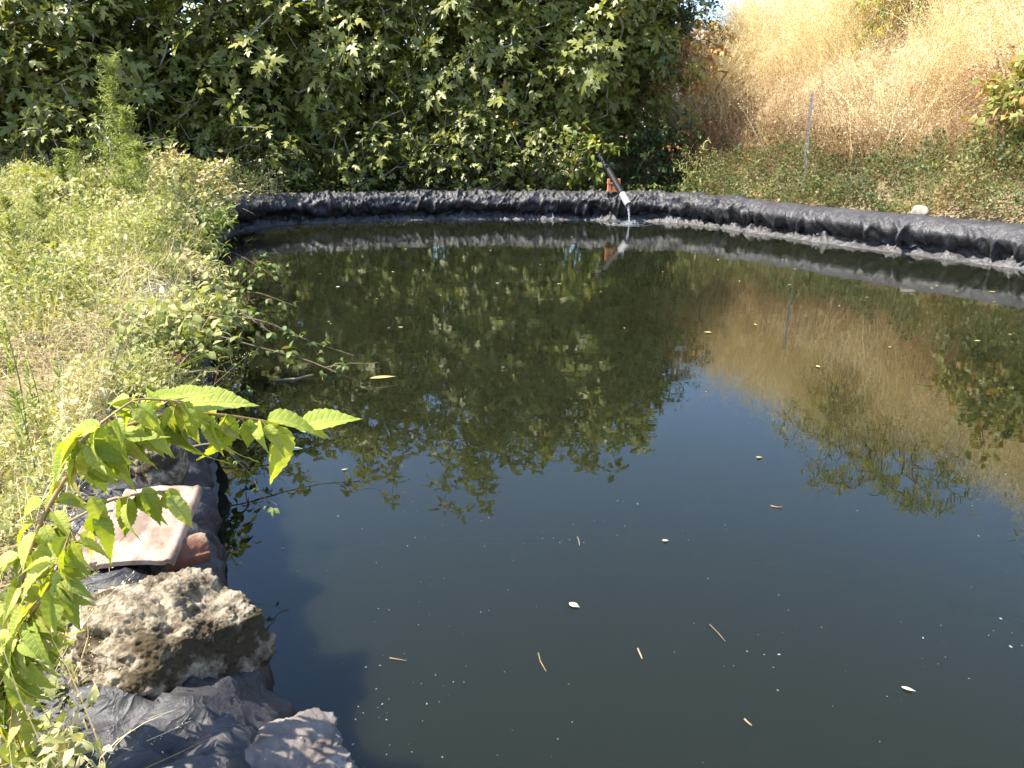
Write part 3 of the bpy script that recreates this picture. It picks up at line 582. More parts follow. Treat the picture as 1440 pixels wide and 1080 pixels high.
# ------------------------------------------------------------------ weedy left bank
def on_bank(x, y):
    sd = sdist(x, y); return (sd > np.where(y > 2.35, .05+.06*noise(x*3, y*3, 4), .27+.05*noise(x*6, y*6, 4))) & (x < -.2-.1*y) & (y > .45)
def bz(x, y):
    sd = sdist(x, y); lz = np.interp(sd, [0, .05, .12, .2, .34, .40, .44], [.1, .27, .35, .37, .355, .28, .2]); return np.where(sd < .43, lz, gz(x, y, sd))
def bank_h(x, y):
    return np.maximum(.12+.12*smooth(2, 5, y)+.06*smooth(4.0, 8.5, y)*np.clip(.75+1.1*noise(x*.8, y*.8, 44), .2, 1.8)+.20*noise(x*1.7, y*1.7, 41)+.20*smooth(2.5, 4, y)*noise(x*3.1, y*3.1, 43)+.12*noise(x*6, y*6, 42), .03)*smooth(-.12, .35, sdist(x, y))
b = Buf()
for (n0, box, ls) in ((150000, (-2.6, -.3, .5, 3.2), (.010, .024)), (190000, (-5.6, -.9, 3.0, 6.4), (.015, .034)), (210000, (-9.0, -1.8, 6.2, 11.0), (.022, .05))):
    x, y = scatter(n0, on_bank, box); dens = noise(x*1.1, y*1.1, 55); q = rng.random(len(x)) < np.clip(.70+1.3*dens-.75*np.exp(-((x+1.75)/.7)**2-((y-2.9)/.8)**2), .06, 1); x, y = x[q], y[q]; n = len(x)
    h = np.maximum(bank_h(x, y), .03); P = np.stack([x, y, bz(x, y)+h*rng.uniform(.05, 1.05, n)**.7+.02], 1)
    tint = np.clip(.42+.55*noise(x*1.3, y*1.3, 51)+.35*noise(x*4.5, y*4.5, 52)+rng.normal(0, .13, n), 0, 1)
    inst_multi(b, OV+NARROW, P, unit(rng.normal(size=(n, 3))+np.array([0, 0, .1])), unit(rng.normal(size=(n, 3))*.6+np.array([0, 0, 1])), rng.uniform(*ls, n)*np.where(rng.random(n) < .12, 1.7, 1), tint)
tag(b.build('weed_carpet', M['weed']), 'light green and straw weeds matting the left bank', 'weeds', kind='stuff')
b = Buf(); BL = [blade(.3, .010), blade(.7, .012), blade(1.1, .009)]
for (n0, box, ls) in ((9000, (-2.6, -.3, .5, 3.2), (.06, .20)), (9000, (-5.6, -.9, 3.0, 6.4), (.10, .28)), (9000, (-9.0, -1.8, 6.2, 11.0), (.14, .38))):
    x, y = scatter(n0, on_bank, box); n = len(x); P = np.stack([x, y, bz(x, y)+np.maximum(bank_h(x, y), .02)*rng.uniform(0, .85, n)], 1)
    up = rng.random(n) < .45
    D = np.where(up[:, None], unit(rng.normal(size=(n, 3))*.35+np.array([.1, 0, 1])), unit(rng.normal(size=(n, 3))*np.array([1, 1, .25])))
    inst_multi(b, BL, P, D, rand_dirs(n), rng.uniform(*ls, n), np.clip(rng.normal(.55, .3, n), 0, 1))
    k = n//7; q = rng.integers(0, n, k); inst_multi(b, PAN[:3], P[q], unit(rng.normal(size=(k, 3))*.5+np.array([.1, -.1, 1])), rand_dirs(k), rng.uniform(.12, .3, k)*(1+.6*(y[q] > 6)), rng.uniform(.4, 1, k))
tag(b.build('dead_grass', M['straw']), 'dead straw blades lying and standing among the weeds of the left bank', 'dry grass', kind='stuff')

# tall feathery horseweeds
def horseweed(px, py, Yd, zb, label, name='horseweed', dens=1.0, lf=(.06, .13), spread=.55, group='tall weeds on the left bank', tint=.6, top=.35, side=0):
    tip = aty(px, py, Yd); bx = tip[0]-.03; by = Yd+.02; base = np.array([bx, by, float(gz(np.array([bx]), np.array([by]))[0])-.02])
    root = empty(name, base, label, 'plant', group)
    f = np.linspace(0, 1, 12)[:, None]; pts = base+(tip-base)*f+np.array([.02, 0, 0])*np.sin(f*3)
    H = np.linalg.norm(tip-base); st = Buf(); st.tube(pts, np.linspace(.006, .0015, 12)*(H/1.2)**.5, 5)
    P = []; D = []; S_ = []
    nl = int(230*H*dens)
    for k in range(nl):
        g = rng.uniform(.04, 1.0); a = k*2.4; p = base+(tip-base)*g; el = rng.uniform(.25, 1.0)
        P.append(p); D.append([math.cos(a)*spread, math.sin(a)*spread, el]); S_.append(rng.uniform(*lf)*(1.15-.6*g))
    nb = int(60*H*dens*(top > 0))
    for k in range(nb):                                  # flowering side shoots near the top
        g = 1-top*rng.uniform(0, 1)**1.2*1.6; g = max(g, .2); a = rng.uniform(0, 6.28); p = base+(tip-base)*g; l = rng.uniform(.14, .36)*H*.95*(1.2-.95*g)
        e = p+np.array([math.cos(a)*l*.8, math.sin(a)*l*.8, l*.9]); st.tube(np.array([p, (p+e)/2+np.array([0, 0, -.02]), e]), [.002, .0015, .001], 3)
        for q in range(20):
            w = rng.uniform(.15, 1.0); P.append(p+(e-p)*w); a2 = rng.uniform(0, 6.28); D.append([math.cos(a2)*.6, math.sin(a2)*.6, .8]); S_.append(rng.uniform(.025, .06))
    st.build('stem', M['stem_green'], root); n = len(P); b = Buf()
    inst_multi(b, NARROW, np.array(P), np.array(D), unit(rng.normal(size=(n, 3))*.3+np.array([0, 0, 1])), np.array(S_), np.clip(rng.normal(tint, .2, n), 0, 1)); b.build('leaves', M['horseweed'], root)
horseweed(152, 92, 7.6, .3, 'tall feathery horseweed, tallest plant on the left bank', top=.75, dens=1.4)
horseweed(176, 160, 7.3, .3, 'slimmer feathery weed just right of the tallest horseweed', top=.55)
horseweed(192, 205, 7.0, .3, 'slender dark green weed right of the tall pair of horseweeds', top=.3, dens=.6)
horseweed(104, 200, 7.6, .3, 'slender weed left of the tallest horseweed in front of a fig tree', top=.4, dens=.6)
horseweed(50, 262, 6.0, .3, 'thin green weed rising in the left part of the bank before the dark figs', top=.5, dens=.5)
horseweed(255, 238, 8.4, .3, 'beige seed-headed weed on the bank beside the pond corner', top=.8, dens=1.3, tint=.95)
horseweed(225, 262, 8.0, .3, 'short bushy weed between the horseweeds and the seed-headed weed', top=.6, tint=.8)
horseweed(8, 285, 4.6, .3, 'pale bushy weed at the left edge of the bank', top=.8, dens=.8, tint=.9)
for q, (px, py, Yd, lb) in enumerate([(238, 246, 8.6, 'beige seed-headed weed left of the one at the pond corner'), (282, 236, 8.9, 'tall beige weed at the very corner of the pond, tallest of its kind there'), (212, 275, 7.6, 'yellowish feathery weed below the bank crest in front of the fig bushes'),
    (268, 262, 8.0, 'pale feathery weed leaning over the rounded pond corner'), (128, 288, 6.9, 'pale feathery weed left below the tallest horseweed'), (62, 300, 6.2, 'pale feathery weed in the left part of the bank before the dark figs'), (178, 318, 5.9, 'pale feathery weed in the middle of the bank below the horseweeds'),
    (28, 345, 4.9, 'pale feathery weed near the left edge, halfway up the bank'), (232, 338, 6.0, 'greenish feathery weed on the bank beside the bramble at the corner'), (85, 215, 8.2, 'thin tall green weed in front of the dark leftmost figs')]):
    horseweed(px, py, Yd, .3, lb, 'feathery_weed', group='feathery weeds on the left bank', top=.85, dens=1.5, tint=(.95, .9, .75, .85, .6, .7, .8, .65, .5, .4)[q])
horseweed(112, 262, 6.6, .3, 'straight green weed standing below the tallest horseweed', top=.4, dens=.5)
for q, (px, py, Yd, lb) in enumerate([(4, 452, 2.1, 'tall thin green stalk nearest the left edge of the photo'), (36, 500, 2.25, 'tall thin green stalk in the left foreground, second from the edge'), (80, 505, 2.3, 'tall thin green stalk in the left foreground, third from the edge'), (22, 560, 1.75, 'short green stalk between two taller ones at the left edge'), (55, 415, 3.4, 'thin pale stalk standing in the bleached weeds at left')]):
    horseweed(px, py, Yd, .3, lb, name='weed_stalk', lf=(.03, .06), spread=.35, group='thin green stalks in the left foreground', tint=.55, top=0, dens=1.3)
# bushy herbs that break up the bank
for q, (px, py, Yd, h, w_, mt, tm, lb) in enumerate([
    (30, 330, 5.6, .32, .34, 'weed', .35, 'leafy pale green herb clump at the left edge of the bank before the dark figs'), (95, 345, 5.2, .22, .3, 'weed', .75, 'straw-tinted herb clump second from the left edge of the bank'),
    (215, 268, 8.2, .34, .42, 'weed', .30, 'rounded green herb clump on the bank crest below the seed-headed weed'), (255, 300, 7.2, .26, .34, 'horseweed', .5, 'bright green herb clump beside the rounded pond corner'),
    (150, 300, 7.0, .32, .4, 'weed', .55, 'yellow-green herb clump at the foot of the tallest horseweed'), (225, 345, 5.6, .2, .3, 'weed', .2, 'dark green herb clump by the left rim below the pond corner'),
    (160, 380, 4.7, .16, .28, 'weed', .85, 'brownish herb clump in the middle of the left bank'), (265, 430, 3.75, .12, .16, 'weed', .5, 'low herb clump on the left rim behind the bramble branches'),
    (240, 505, 2.95, .10, .12, 'weed', .25, 'small grey-green herb clump on the rim beside the half-buried tile'), (252, 228, 8.7, .4, .5, 'weed', .88, 'big beige seed-headed herb clump on the crest next to the pond corner'), (118, 262, 7.4, .4, .5, 'weed', .6, 'big pale herb clump left of the foot of the tallest horseweed'),
    (272, 285, 7.6, .3, .34, 'weed', .7, 'pale herb clump spilling over the rim at the pond corner'), (190, 300, 6.6, .3, .4, 'weed', .8, 'straw-pale herb clump in the middle of the bank below the crest'), (268, 372, 4.9, .2, .22, 'weed', .75, 'pale herb clump spilling over the left rim above the bramble branches'),
    (60, 380, 4.4, .2, .3, 'horseweed', .55, 'bright green herb clump in the left part of the bank')]):
    t_p = aty(px, py, Yd); bx_, by_ = t_p[0], t_p[1]; g_ = float(bz(np.array([bx_]), np.array([by_]))[0]); h = max(t_p[2]-g_, .12)
    leafy('herb_clump', (bx_, by_), (bx_, by_, g_+h*.55), (w_, w_, h*.55), int(46+120*max(0, w_-.3)*3), 200+q, lb, 'plant', M[mt], OV if q % 2 == 0 else NARROW+OV, (.02+.004*Yd*.5, .045+.004*Yd), 26, M['stem_green'], .06, .0016, group='herb clumps on the left bank', droop=.15, spread=.12, tintmu=tm, hug=False, twig=.10)
# broad grass blades lying over the rim
for q, (p0, p1, lb) in enumerate([((160, 610), (250, 488), 'long green grass blades leaning from the bank over the rim'), ((105, 1000), (150, 860), 'green grass tuft before the pitted rock at bottom left')]):
    A = at(*p0, .32); root = empty('grass_tuft', A, lb, 'grass', 'grass tufts by the rim'); B = at(*p1, .46); n = 34
    P = A+rng.normal(size=(n, 3))*np.array([.05, .05, .01]); D = unit(B-A)+rng.normal(size=(n, 3))*.13; D[:, 2] += .2
    b = Buf(); inst_multi(b, [blade(.35, .010, 6), blade(.6, .008, 6)], P, D, rng.normal(size=(n, 3))+np.array([0, 0, 1.5]), rng.uniform(.45, 1.0, n)*np.linalg.norm(B-A), rng.uniform(.2, .6, n)); b.build('blades', M['horseweed'], root)

# ------------------------------------------------------------------ brambles hanging over the water
def bramble(pts, label, dens=25, leaf=(.022, .046), seed=0, offs=.05):
    r = np.random.default_rng(seed); pts = np.array(pts, float); root = empty('bramble_branch', pts[0], label, 'bramble', 'bramble branches hanging over the water')
    t = np.linspace(0, len(pts)-1, 26); cur = np.stack([np.interp(t, range(len(pts)), pts[:, k]) for k in range(3)], 1)
    for _ in range(3): cur[1:-1] = (cur[:-2]+2*cur[1:-1]+cur[2:])/4
    st = Buf(); st.tube(cur, np.linspace(.0045, .0018, 26), 5); P = []; D = []; Sc = []
    L = np.linalg.norm(np.diff(cur, axis=0), axis=1).sum()
    tw = [cur]
    for k in range(int(4*L)):
        g = r.uniform(.1, .95); i0 = int(g*25); d = unit(unit(cur[min(i0+1, 25)]-cur[max(i0-1, 0)])*.6+r.normal(size=3)*np.array([.7, .7, .4])); l = r.uniform(.12, .34)
        s = np.array([cur[i0]+d*l*f+np.array([0, 0, -.1*l*f*f])+r.normal(size=3)*.006 for f in np.linspace(0, 1, 7)]); st.tube(s, np.linspace(.0026, .001, 7), 4); tw.append(s)
    for c in tw:
        l = np.linalg.norm(np.diff(c, axis=0), axis=1).sum()
        for k in range(max(2, int(l*dens*.55))):
            g = r.uniform(.12, 1); i0 = min(int(g*(len(c)-1)), len(c)-2); p = c[i0]+(c[i0+1]-c[i0])*r.random(); d = unit(r.normal(size=3)+np.array([.2, -.2, .1])); e = p+d*r.uniform(.015, offs); s = r.uniform(*leaf); side = unit(np.cross(d, [0, 0, 1.0]))
            for dd in (d, unit(d*.3+side), unit(d*.3-side)): P.append(e); D.append(dd+np.array([0, 0, -.25])); Sc.append(s)
    st.build('stem', M['cane'], root); n = len(P); b = Buf()
    inst_multi(b, OV, np.array(P), np.array(D), unit(rng.normal(size=(n, 3))*.35+np.array([-.2, -.1, 1])), np.array(Sc), np.clip(r.normal(.55, .22, n), 0, .97)); b.build('leaves', M['bramble'], root)
def bp(*q): return [aty(px, py, Yd) for px, py, Yd in q]
bramble(bp((235, 452, 3.6), (300, 442, 3.6), (370, 450, 3.6), (430, 478, 3.6), (498, 500, 3.6)), 'bramble branch reaching farthest right over the water in the middle of the left rim', seed=1)
bramble(bp((240, 470, 3.2), (300, 470, 3.2), (370, 490, 3.2), (430, 505, 3.2), (500, 535, 3.1)), 'bramble branch hanging lowest over the water above the floating yellow leaf', seed=2)
bramble(bp((230, 440, 3.9), (310, 415, 3.9), (360, 410, 3.9), (420, 432, 3.9)), 'bramble branch arching above the others over the dark water by the left rim', seed=3)
bramble(bp((250, 330, 6.4), (300, 345, 6.2), (340, 360, 6.2), (395, 395, 6.0)), 'bramble branch hanging from the rim below the rounded pond corner', seed=4, leaf=(.04, .075), dens=26)
bramble(bp((255, 345, 5.6), (310, 372, 5.4), (350, 380, 5.4)), 'short bramble branch on the rim nearer than the one below the corner', seed=5, leaf=(.04, .07), dens=28)
bramble(bp((225, 320, 7.6), (270, 310, 7.6), (300, 298, 7.6), (322, 292, 7.6)), 'bramble branch lying over the rounded left corner of the rim', seed=6, leaf=(.05, .085), dens=24)
bramble(bp((215, 640, 2.1), (300, 622, 2.1), (330, 640, 2.1), (350, 655, 2.1)), 'small bramble sprig poking over the water beside the upright rock', seed=7, leaf=(.012, .026), dens=40, offs=.03)
bramble(bp((250, 425, 4.4), (300, 420, 4.3), (340, 440, 4.2), (385, 470, 4.1)), 'thin bramble branch behind the arching one at the middle of the left rim', seed=8, leaf=(.03, .055))

# ------------------------------------------------------------------ stones and tiles on the near rim
def rock(name, c, size, rotz, seed, label, cat, mat, amp=.22, pits=(), cuts=7, detail=6, rough=.05, tilt=0):
    bm = bmesh.new(); bmesh.ops.create_icosphere(bm, subdivisions=detail, radius=1.0); r = np.random.default_rng(seed)
    V = np.array([v.co[:] for v in bm.verts])
    for k in range(cuts):
        nn = unit(r.normal(size=3)); dd = r.uniform(.62, .85); pr = V @ nn; V = V-np.maximum(pr-dd, 0)[:, None]*nn*.88
    V = V*(1+amp*.5*fbm(V[:, 0]*1.3+seed, V[:, 1]*1.3, V[:, 2]*1.3, 3))[:, None]
    V = V+unit(V)*(rough*fbm(V[:, 0]*5+seed, V[:, 1]*5, V[:, 2]*5, 5))[:, None]
    V = V+unit(V)*(rough*.55*fbm(V[:, 0]*17+seed, V[:, 1]*17, V[:, 2]*17, 3))[:, None]
    for (px, py, pz, rad, dep, ex) in pits:
        dv = (V-np.array([px, py, pz]))/np.array([ex, 1, 1]); V = V-unit(np.array([px, py, pz+.15]))*(dep*np.exp(-((dv**2).sum(1)/rad**2)))[:, None]
    if len(pits): V = V+unit(V)*(.016*noise(V[:, 0]*34, V[:, 1]*34, V[:, 2]*34))[:, None]
    V = V*np.asarray(size); ca, sa = math.cos(tilt), math.sin(tilt); V = np.stack([V[:, 0]*ca+V[:, 2]*sa, V[:, 1], -V[:, 0]*sa+V[:, 2]*ca], 1)
    ca, sa = math.cos(rotz), math.sin(rotz); V = np.stack([V[:, 0]*ca-V[:, 1]*sa, V[:, 0]*sa+V[:, 1]*ca, V[:, 2]], 1)
    for v, q in zip(bm.verts, V): v.co = q
    for f in bm.faces: f.smooth = True
    me = bpy.data.meshes.new(name); bm.to_mesh(me); bm.free(); me.materials.append(mat)
    o = bpy.data.objects.new(name, me); COL.objects.link(o); o.location = [float(t) for t in c]; tag(o, label, cat); return o
pr_ = np.random.default_rng(9)
pits = [(pr_.uniform(-.6, .75), pr_.uniform(-.7, .6), .6, pr_.uniform(.06, .13), pr_.uniform(.08, .2), pr_.uniform(1.2, 2.2)) for _ in range(15)]+[(pr_.uniform(-.9, .9), pr_.uniform(-.9, .9), pr_.uniform(0, .75), pr_.uniform(.025, .06), pr_.uniform(.05, .12), pr_.uniform(1, 2)) for _ in range(70)]
rock('pitted_rock', at(240, 900, .40), (.160, .135, .122), .35, 3, 'big pitted pale rock on the near rim, largest stone', 'rock', M['rock'], pits=pits, amp=.2, cuts=13, detail=7, rough=.042)
rock('upright_rock', at(212, 652, .40), (.085, .085, .105), .1, 8, 'smaller pale rock on the rim beyond the roof tiles', 'rock', M['rock'], amp=.22, cuts=9)
rock('silt_covered_stone', at(395, 1100, .325), (.125, .115, .06), .4, 14, 'mauve-grey silty stone half wrapped in liner at the bottom edge', 'rock', M['stone_liner'], amp=.3, cuts=11, rough=.06)
rock('white_block', at(1292, 298, .40), (.11, .08, .075), -.9, 19, 'white stone block standing behind the right rim', 'rock', M['white_stone'], amp=.1, cuts=12, detail=4, rough=.02)
for q, (px, py, s, lb) in enumerate([(52, 478, .055, 'bleached white stone in the weeds of the left bank')]):
    rock('bank_stone', at(px, py, .36), (s, s*.8, s*.6), .4*q, 25+q, lb, 'rock', M['white_stone'], detail=4)

M['tile_red'] = noisy_mat('red_roof_tile', [(.3, (.12, .045, .025)), (.7, (.26, .12, .075))], 18, detail=10, bump=.4, bdist=.003, bscale=100, second=(9, .55, .65, (.26, .20, .13)))
def tile(name, corner, u, v, L, Wd, label, arch=.012, lip=.007, th=.010, nz=(0, 0, 1)):
    """flat roof tile with a raised rib on both long edges, a curved pan and a thickness; u along its length, v across"""
    u = unit(np.array(u, float)); v = np.array(v, float); v = unit(v-(v @ u)*u); w = np.cross(u, v); w = w if w[2] > 0 else -w
    nu, nv = 26, 40; a = np.linspace(0, 1, nu); c = np.linspace(0, 1, nv); A, C_ = np.meshgrid(a, c, indexing='ij')
    prof = arch*np.sin(np.pi*C_)**.8+lip*(np.exp(-((C_-.05)/.045)**2)+np.exp(-((C_-.95)/.045)**2)+.0*C_)
    rag = .004*fbm(C_*6, 1.3+L*10, 0, 3)*(A > .9)
    top = corner+u*(A*L+rag)[..., None]+v*(C_*Wd+.0)[..., None]+w*(prof+0.0012*fbm(A*9, C_*9, L*7, 3)+th)[..., None]
    bot = top-w*th; V = np.concatenate([top.reshape(-1, 3), bot.reshape(-1, 3)]); k = nu*nv
    i = (np.arange(nu-1)[:, None]*nv+np.arange(nv-1)[None]).ravel(); Fc = [np.stack([i, i+nv, i+nv+1], 1), np.stack([i, i+nv+1, i+1], 1), np.stack([i+k, i+nv+1+k, i+nv+k], 1), np.stack([i+k, i+1+k, i+nv+1+k], 1)]
    ring = np.concatenate([np.arange(nv), np.arange(1, nu)*nv+nv-1, (nu-1)*nv+np.arange(nv-2, -1, -1), np.arange(nu-2, 0, -1)*nv]); r2 = np.roll(ring, -1)
    Fc += [np.stack([ring, r2, r2+k], 1), np.stack([ring, r2+k, ring+k], 1)]
    b = Buf(); b.add(V, np.concatenate(Fc)); o = b.build(name, M['tile_red' if 'reddish' in label else 'tile'], None, False, loc=corner)
    me = o.data; me.polygons.foreach_set('use_smooth', np.r_[np.full(len(me.polygons)-2*len(ring), True), np.full(2*len(ring), False)]); return tag(o, label, 'roof tile', 'clay roof tiles on the near rim')
def tile_px(o, u, v, label, **k):
    O_, U_, V_ = at(*o), at(*u), at(*v); tile('roof_tile', O_, U_-O_, V_-O_, float(np.linalg.norm(U_-O_)), float(np.linalg.norm(V_-O_)), label, **k)
tile_px((118, 806, .41), (176, 698, .45), (244, 800, .41), 'pink clay roof tile lying uppermost between the two rocks')
tile_px((70, 822, .375), (140, 715, .385), (135, 812, .385), 'pale clay roof tile lying lower and left of the pink one', arch=.012)
c2 = at(232, 806, .385)
tile('roof_tile', c2, at(300, 790, .37)-c2, at(262, 760, .40)-c2, .09, .075, 'small reddish broken roof tile under the pink tile at the water side', arch=.03)
c3 = at(182, 562, .325)
tile('roof_tile', c3, at(243, 500, .39)-c3, at(215, 575, .34)-c3, .27, .10, 'reddish clay roof tile half buried in weeds on the left rim', arch=.03)

# ------------------------------------------------------------------ foreground nettle-leaved shrub
root = empty('nettle_shrub', at(8, 1075, .12), 'bright green serrated-leaf shrub in the left foreground arching over the water', 'plant')
st = Buf(); lv = Buf()
def stem(q, r0, r1):
    pts = np.array(bp(*q)); t = np.linspace(0, len(pts)-1, 30); c = np.stack([np.interp(t, range(len(pts)), pts[:, k]) for k in range(3)], 1)
    for _ in range(4): c[1:-1] = (c[:-2]+2*c[1:-1]+c[2:])/4
    st.tube(c, np.linspace(r0, r1, 30), 7); return c
main = stem([(8, 1130, .84), (4, 950, .84), (22, 830, .86), (62, 715, .89), (120, 625, .92), (210, 580, .98), (300, 580, 1.02), (370, 592, 1.06), (420, 602, 1.09), (455, 600, 1.11)], .0042, .0012)
sub1 = stem([(40, 760, .88), (95, 735, .88), (150, 705, .89), (200, 693, .90), (240, 690, .91)], .0022, .001)
sub2 = stem([(5, 960, .84), (30, 890, .82), (75, 815, .83), (100, 745, .84)], .0024, .001)
sub3 = stem([(45, 1090, .80), (18, 1010, .80), (8, 930, .81), (40, 860, .82)], .0028, .001)
sub4 = stem([(100, 640, .91), (135, 600, .90), (190, 560, .93), (262, 565, .97)], .0022, .001)
def nleaf(b0, b1, Yd, k, zn=(-.3, -.55, .8), tint=.5, back=0.0):
    A = aty(*b0, Yd); B = aty(*b1, Yd+back); Ld = np.linalg.norm(B-A)*1.04
    stp = Buf
    lv.inst(NET[k], A[None], (B-A)[None], np.array([zn]), [Ld], [tint])
for (b0, b1, Yd, k, zn, t) in [
    ((262, 569), (354, 557), 1.0, 0, (0, -.55, .8), .6), ((379, 589), (450, 590), 1.06, 1, (.1, -.5, .9), .55), ((424, 602), (500, 578), 1.10, 0, (0, -.5, .8), .5),
    ((390, 602), (394, 688), 1.07, 0, (.8, -.6, .2), .7), ((352, 591), (346, 634), 1.04, 0, (.2, -.9, .3), .45), ((318, 586), (303, 672), 1.03, 1, (.7, -.6, .2), .5),
    ((290, 584), (312, 668), 1.01, 1, (-.7, -.6, .2), .55), ((243, 588), (274, 676), .99, 1, (-.6, -.7, .3), .5), ((250, 580), (248, 622), .98, 0, (.1, -.95, .2), .65),
    ((431, 606), (464, 611), 1.1, 0, (0, -.4, .9), .6), ((310, 572), (332, 562), 1.03, 0, (0, -.5, .8), .4), ((202, 692), (236, 742), .9, 1, (.5, -.6, .3), .25), ((170, 700), (192, 765), .895, 1, (.6, -.6, .2), .3),
    ((238, 688), (256, 722), .91, 0, (.5, -.7, .3), .55), ((200, 690), (222, 690), .9, 0, (0, -.6, .8), .4), ((150, 705), (118, 742), .89, 0, (-.3, -.8, .4), .5), ((130, 700), (150, 745), .88, 0, (.3, -.8, .4), .6),
    ((205, 600), (180, 660), .96, 1, (-.5, -.7, .3), .45), ((175, 606), (140, 672), .94, 0, (-.5, -.7, .3), .6), ((150, 612), (165, 682), .93, 0, (.4, -.8, .3), .55), ((120, 632), (150, 700), .92, 0, (.3, -.8, .4), .7),
    ((140, 600), (85, 612), .9, 0, (-.1, -.6, .8), .6), ((118, 630), (60, 650), .9, 0, (-.1, -.7, .7), .65), ((190, 575), (150, 562), .93, 0, (0, -.6, .8), .5), ((225, 575), (205, 545), .96, 0, (0, -.6, .8), .55), ((240, 562), (300, 545), .98, 0, (0, -.6, .8), .6), ((215, 562), (255, 548), .97, 0, (0, -.6, .8), .45)]:
    nleaf(b0, b1, Yd, k, zn, t)
for c, n, a in ((main[13:24], 26, .8), (main[:19], 110, .8), (sub1, 9, .8), (sub2, 70, .7), (sub3, 70, .8), (sub4, 30, .8)):
    for k in range(n):
        g = rng.uniform(.12, 1)*(len(c)-1); i0 = min(int(g), len(c)-2); p = c[i0]+(c[i0+1]-c[i0])*(g-i0); a2 = rng.uniform(0, 6.28)
        d = np.array([math.cos(a2), math.sin(a2)*.6, rng.uniform(-1.5, .2)]); L = rng.uniform(.024, .055); e = p+unit(d)*.012
        st.tube(np.array([p, (p+e)/2+[0, 0, .002], e]), .0007, 4)
        lv.inst(NET[rng.integers(0, 3)], e[None], d[None]+[0, 0, -.15], np.array([[rng.normal(-.2, .4), rng.normal(-.4, .4), .9]]), [L], [np.clip(rng.normal(.5, .26), .02, 1)])
st.build('stem', M['stem_red'], root); lv.build('leaves', M['nettle'], root)
# its lower neighbours along the photo's bottom left
for q, (px, py, lb) in enumerate([(60, 1060, 'low serrated-leaf seedling at the bottom left corner'), (18, 990, 'low serrated-leaf seedling under the foreground shrub at the left edge'), (120, 930, 'low serrated-leaf seedling beside the pitted rock')]):
    A = at(px, py+40, .14); r_ = empty('nettle_seedling', A, lb, 'plant', 'serrated-leaf seedlings at bottom left'); s1 = Buf(); l1 = Buf()
    for w in range(4):
        d0 = unit(np.array([rng.normal(0, .35), rng.normal(0, .3), 1])); Hh = rng.uniform(.10, .2); c = np.array([A+d0*Hh*f+np.array([.02*math.sin(3*f), 0, 0]) for f in np.linspace(0, 1, 8)]); s1.tube(c, np.linspace(.002, .0008, 8), 5)
        for k in range(9):
            p = c[rng.integers(2, 8)]; a2 = rng.uniform(0, 6.28); d = np.array([math.cos(a2), math.sin(a2), rng.uniform(-.4, .5)])
            l1.inst(NET[rng.integers(0, 2)], p[None], d[None], np.array([[rng.normal(0, .3), rng.normal(-.3, .3), 1]]), [rng.uniform(.02, .045)], [np.clip(rng.normal(.5, .25), 0, 1)])
    s1.build('stem', M['stem_red'], r_); l1.build('leaves', M['nettle'], r_)

# ------------------------------------------------------------------ inlet pipe
PY = 11.45
A = aty(884, 288, 11.1); B = aty(846, 222, 11.85)
root = empty('inlet_pipe', at(884, 312, 0), 'black inlet pipe with a pale grey end pouring water over the far rim', 'pipe')
dirp = unit(A-B); L_ = np.linalg.norm(A-B)
b = Buf(); cur = [B+dirp*L_*.82*f for f in np.linspace(0, 1, 60)]; b.tube(cur, .043+.0025*np.sign(np.sin(np.arange(60)*1.7)), 20, cap=True); b.build('pipe', M['pipe'], root)
b = Buf(); p0 = B+dirp*L_*.78
ring = [p0, p0+dirp*.01, A, A, A-dirp*.02, A-dirp*.09]; b.tube(np.array(ring), [.048, .050, .050, .041, .041, .041], 24)
b.build('end_sleeve', M['sleeve'], root, False)
b = Buf(); b.tube(np.array([A-dirp*.10, A-dirp*.085]), [.0405, .0405], 20, cap=True); b.build('pipe_mouth', M['dark'], root)
b = Buf(); E = aty(806, 227, 12.05); b.tube(np.array([B+dirp*.05, B-dirp*.02, B+np.array([-.06, .03, .015]), B+np.array([-.14, .06, .01])]), [.05, .056, .056, .05], 16); b.build('elbow', M['pipe'], root)
b = Buf(); b.tube(np.array([B+np.array([-.12, .055, .01]), E]), .028, 14, cap=True); b.build('feed_pipe', M['sleeve'], root)
# water jet
b = Buf(); J0 = A-dirp*.02+np.array([0, 0, -.03]); pts = [J0]
vx = np.array([dirp[0], dirp[1], 0])*.35
for f in np.linspace(.05, 1, 16):
    tt_ = f*.22; pts.append(J0+vx*tt_+np.array([0, 0, -.15*tt_-4.9*tt_*tt_]))
pts = [p for p in pts if p[2] > -.01]; pts.append(np.array([pts[-1][0], pts[-1][1], -.01]))
b.tube(pts, np.linspace(.022, .009, len(pts))*(1+.25*np.sin(np.arange(len(pts))*2.1)), 10)
tag(b.build('water_stream', M['jet']), 'thin stream of water falling from the pipe mouth into the pond', 'water stream')
J1 = pts[-1]; b = Buf(); th = np.linspace(0, 2*math.pi, 49)[:-1]
for r0, h0 in ((.05, .006), (.12, .004), (.22, .003), (.34, .002)):
    c = np.stack([J1[0]+r0*np.cos(th)*(1+.1*np.sin(3*th)), J1[1]+r0*np.sin(th), 0*th+.001], 1); b.tube(np.concatenate([c, c[:1]]), h0, 6)
for k in range(40): p = np.array([J1[0]+rng.normal(0, .06), J1[1]+rng.normal(0, .06), rng.uniform(.0, .03)]); b.tube(np.array([p, p+[0, 0, .006], p+[0, 0, .012]]), [.001, .006, .001], 6)
tag(b.build('splash', M['jet']), 'rings and droplets of the splash where the stream meets the pond', 'splash')
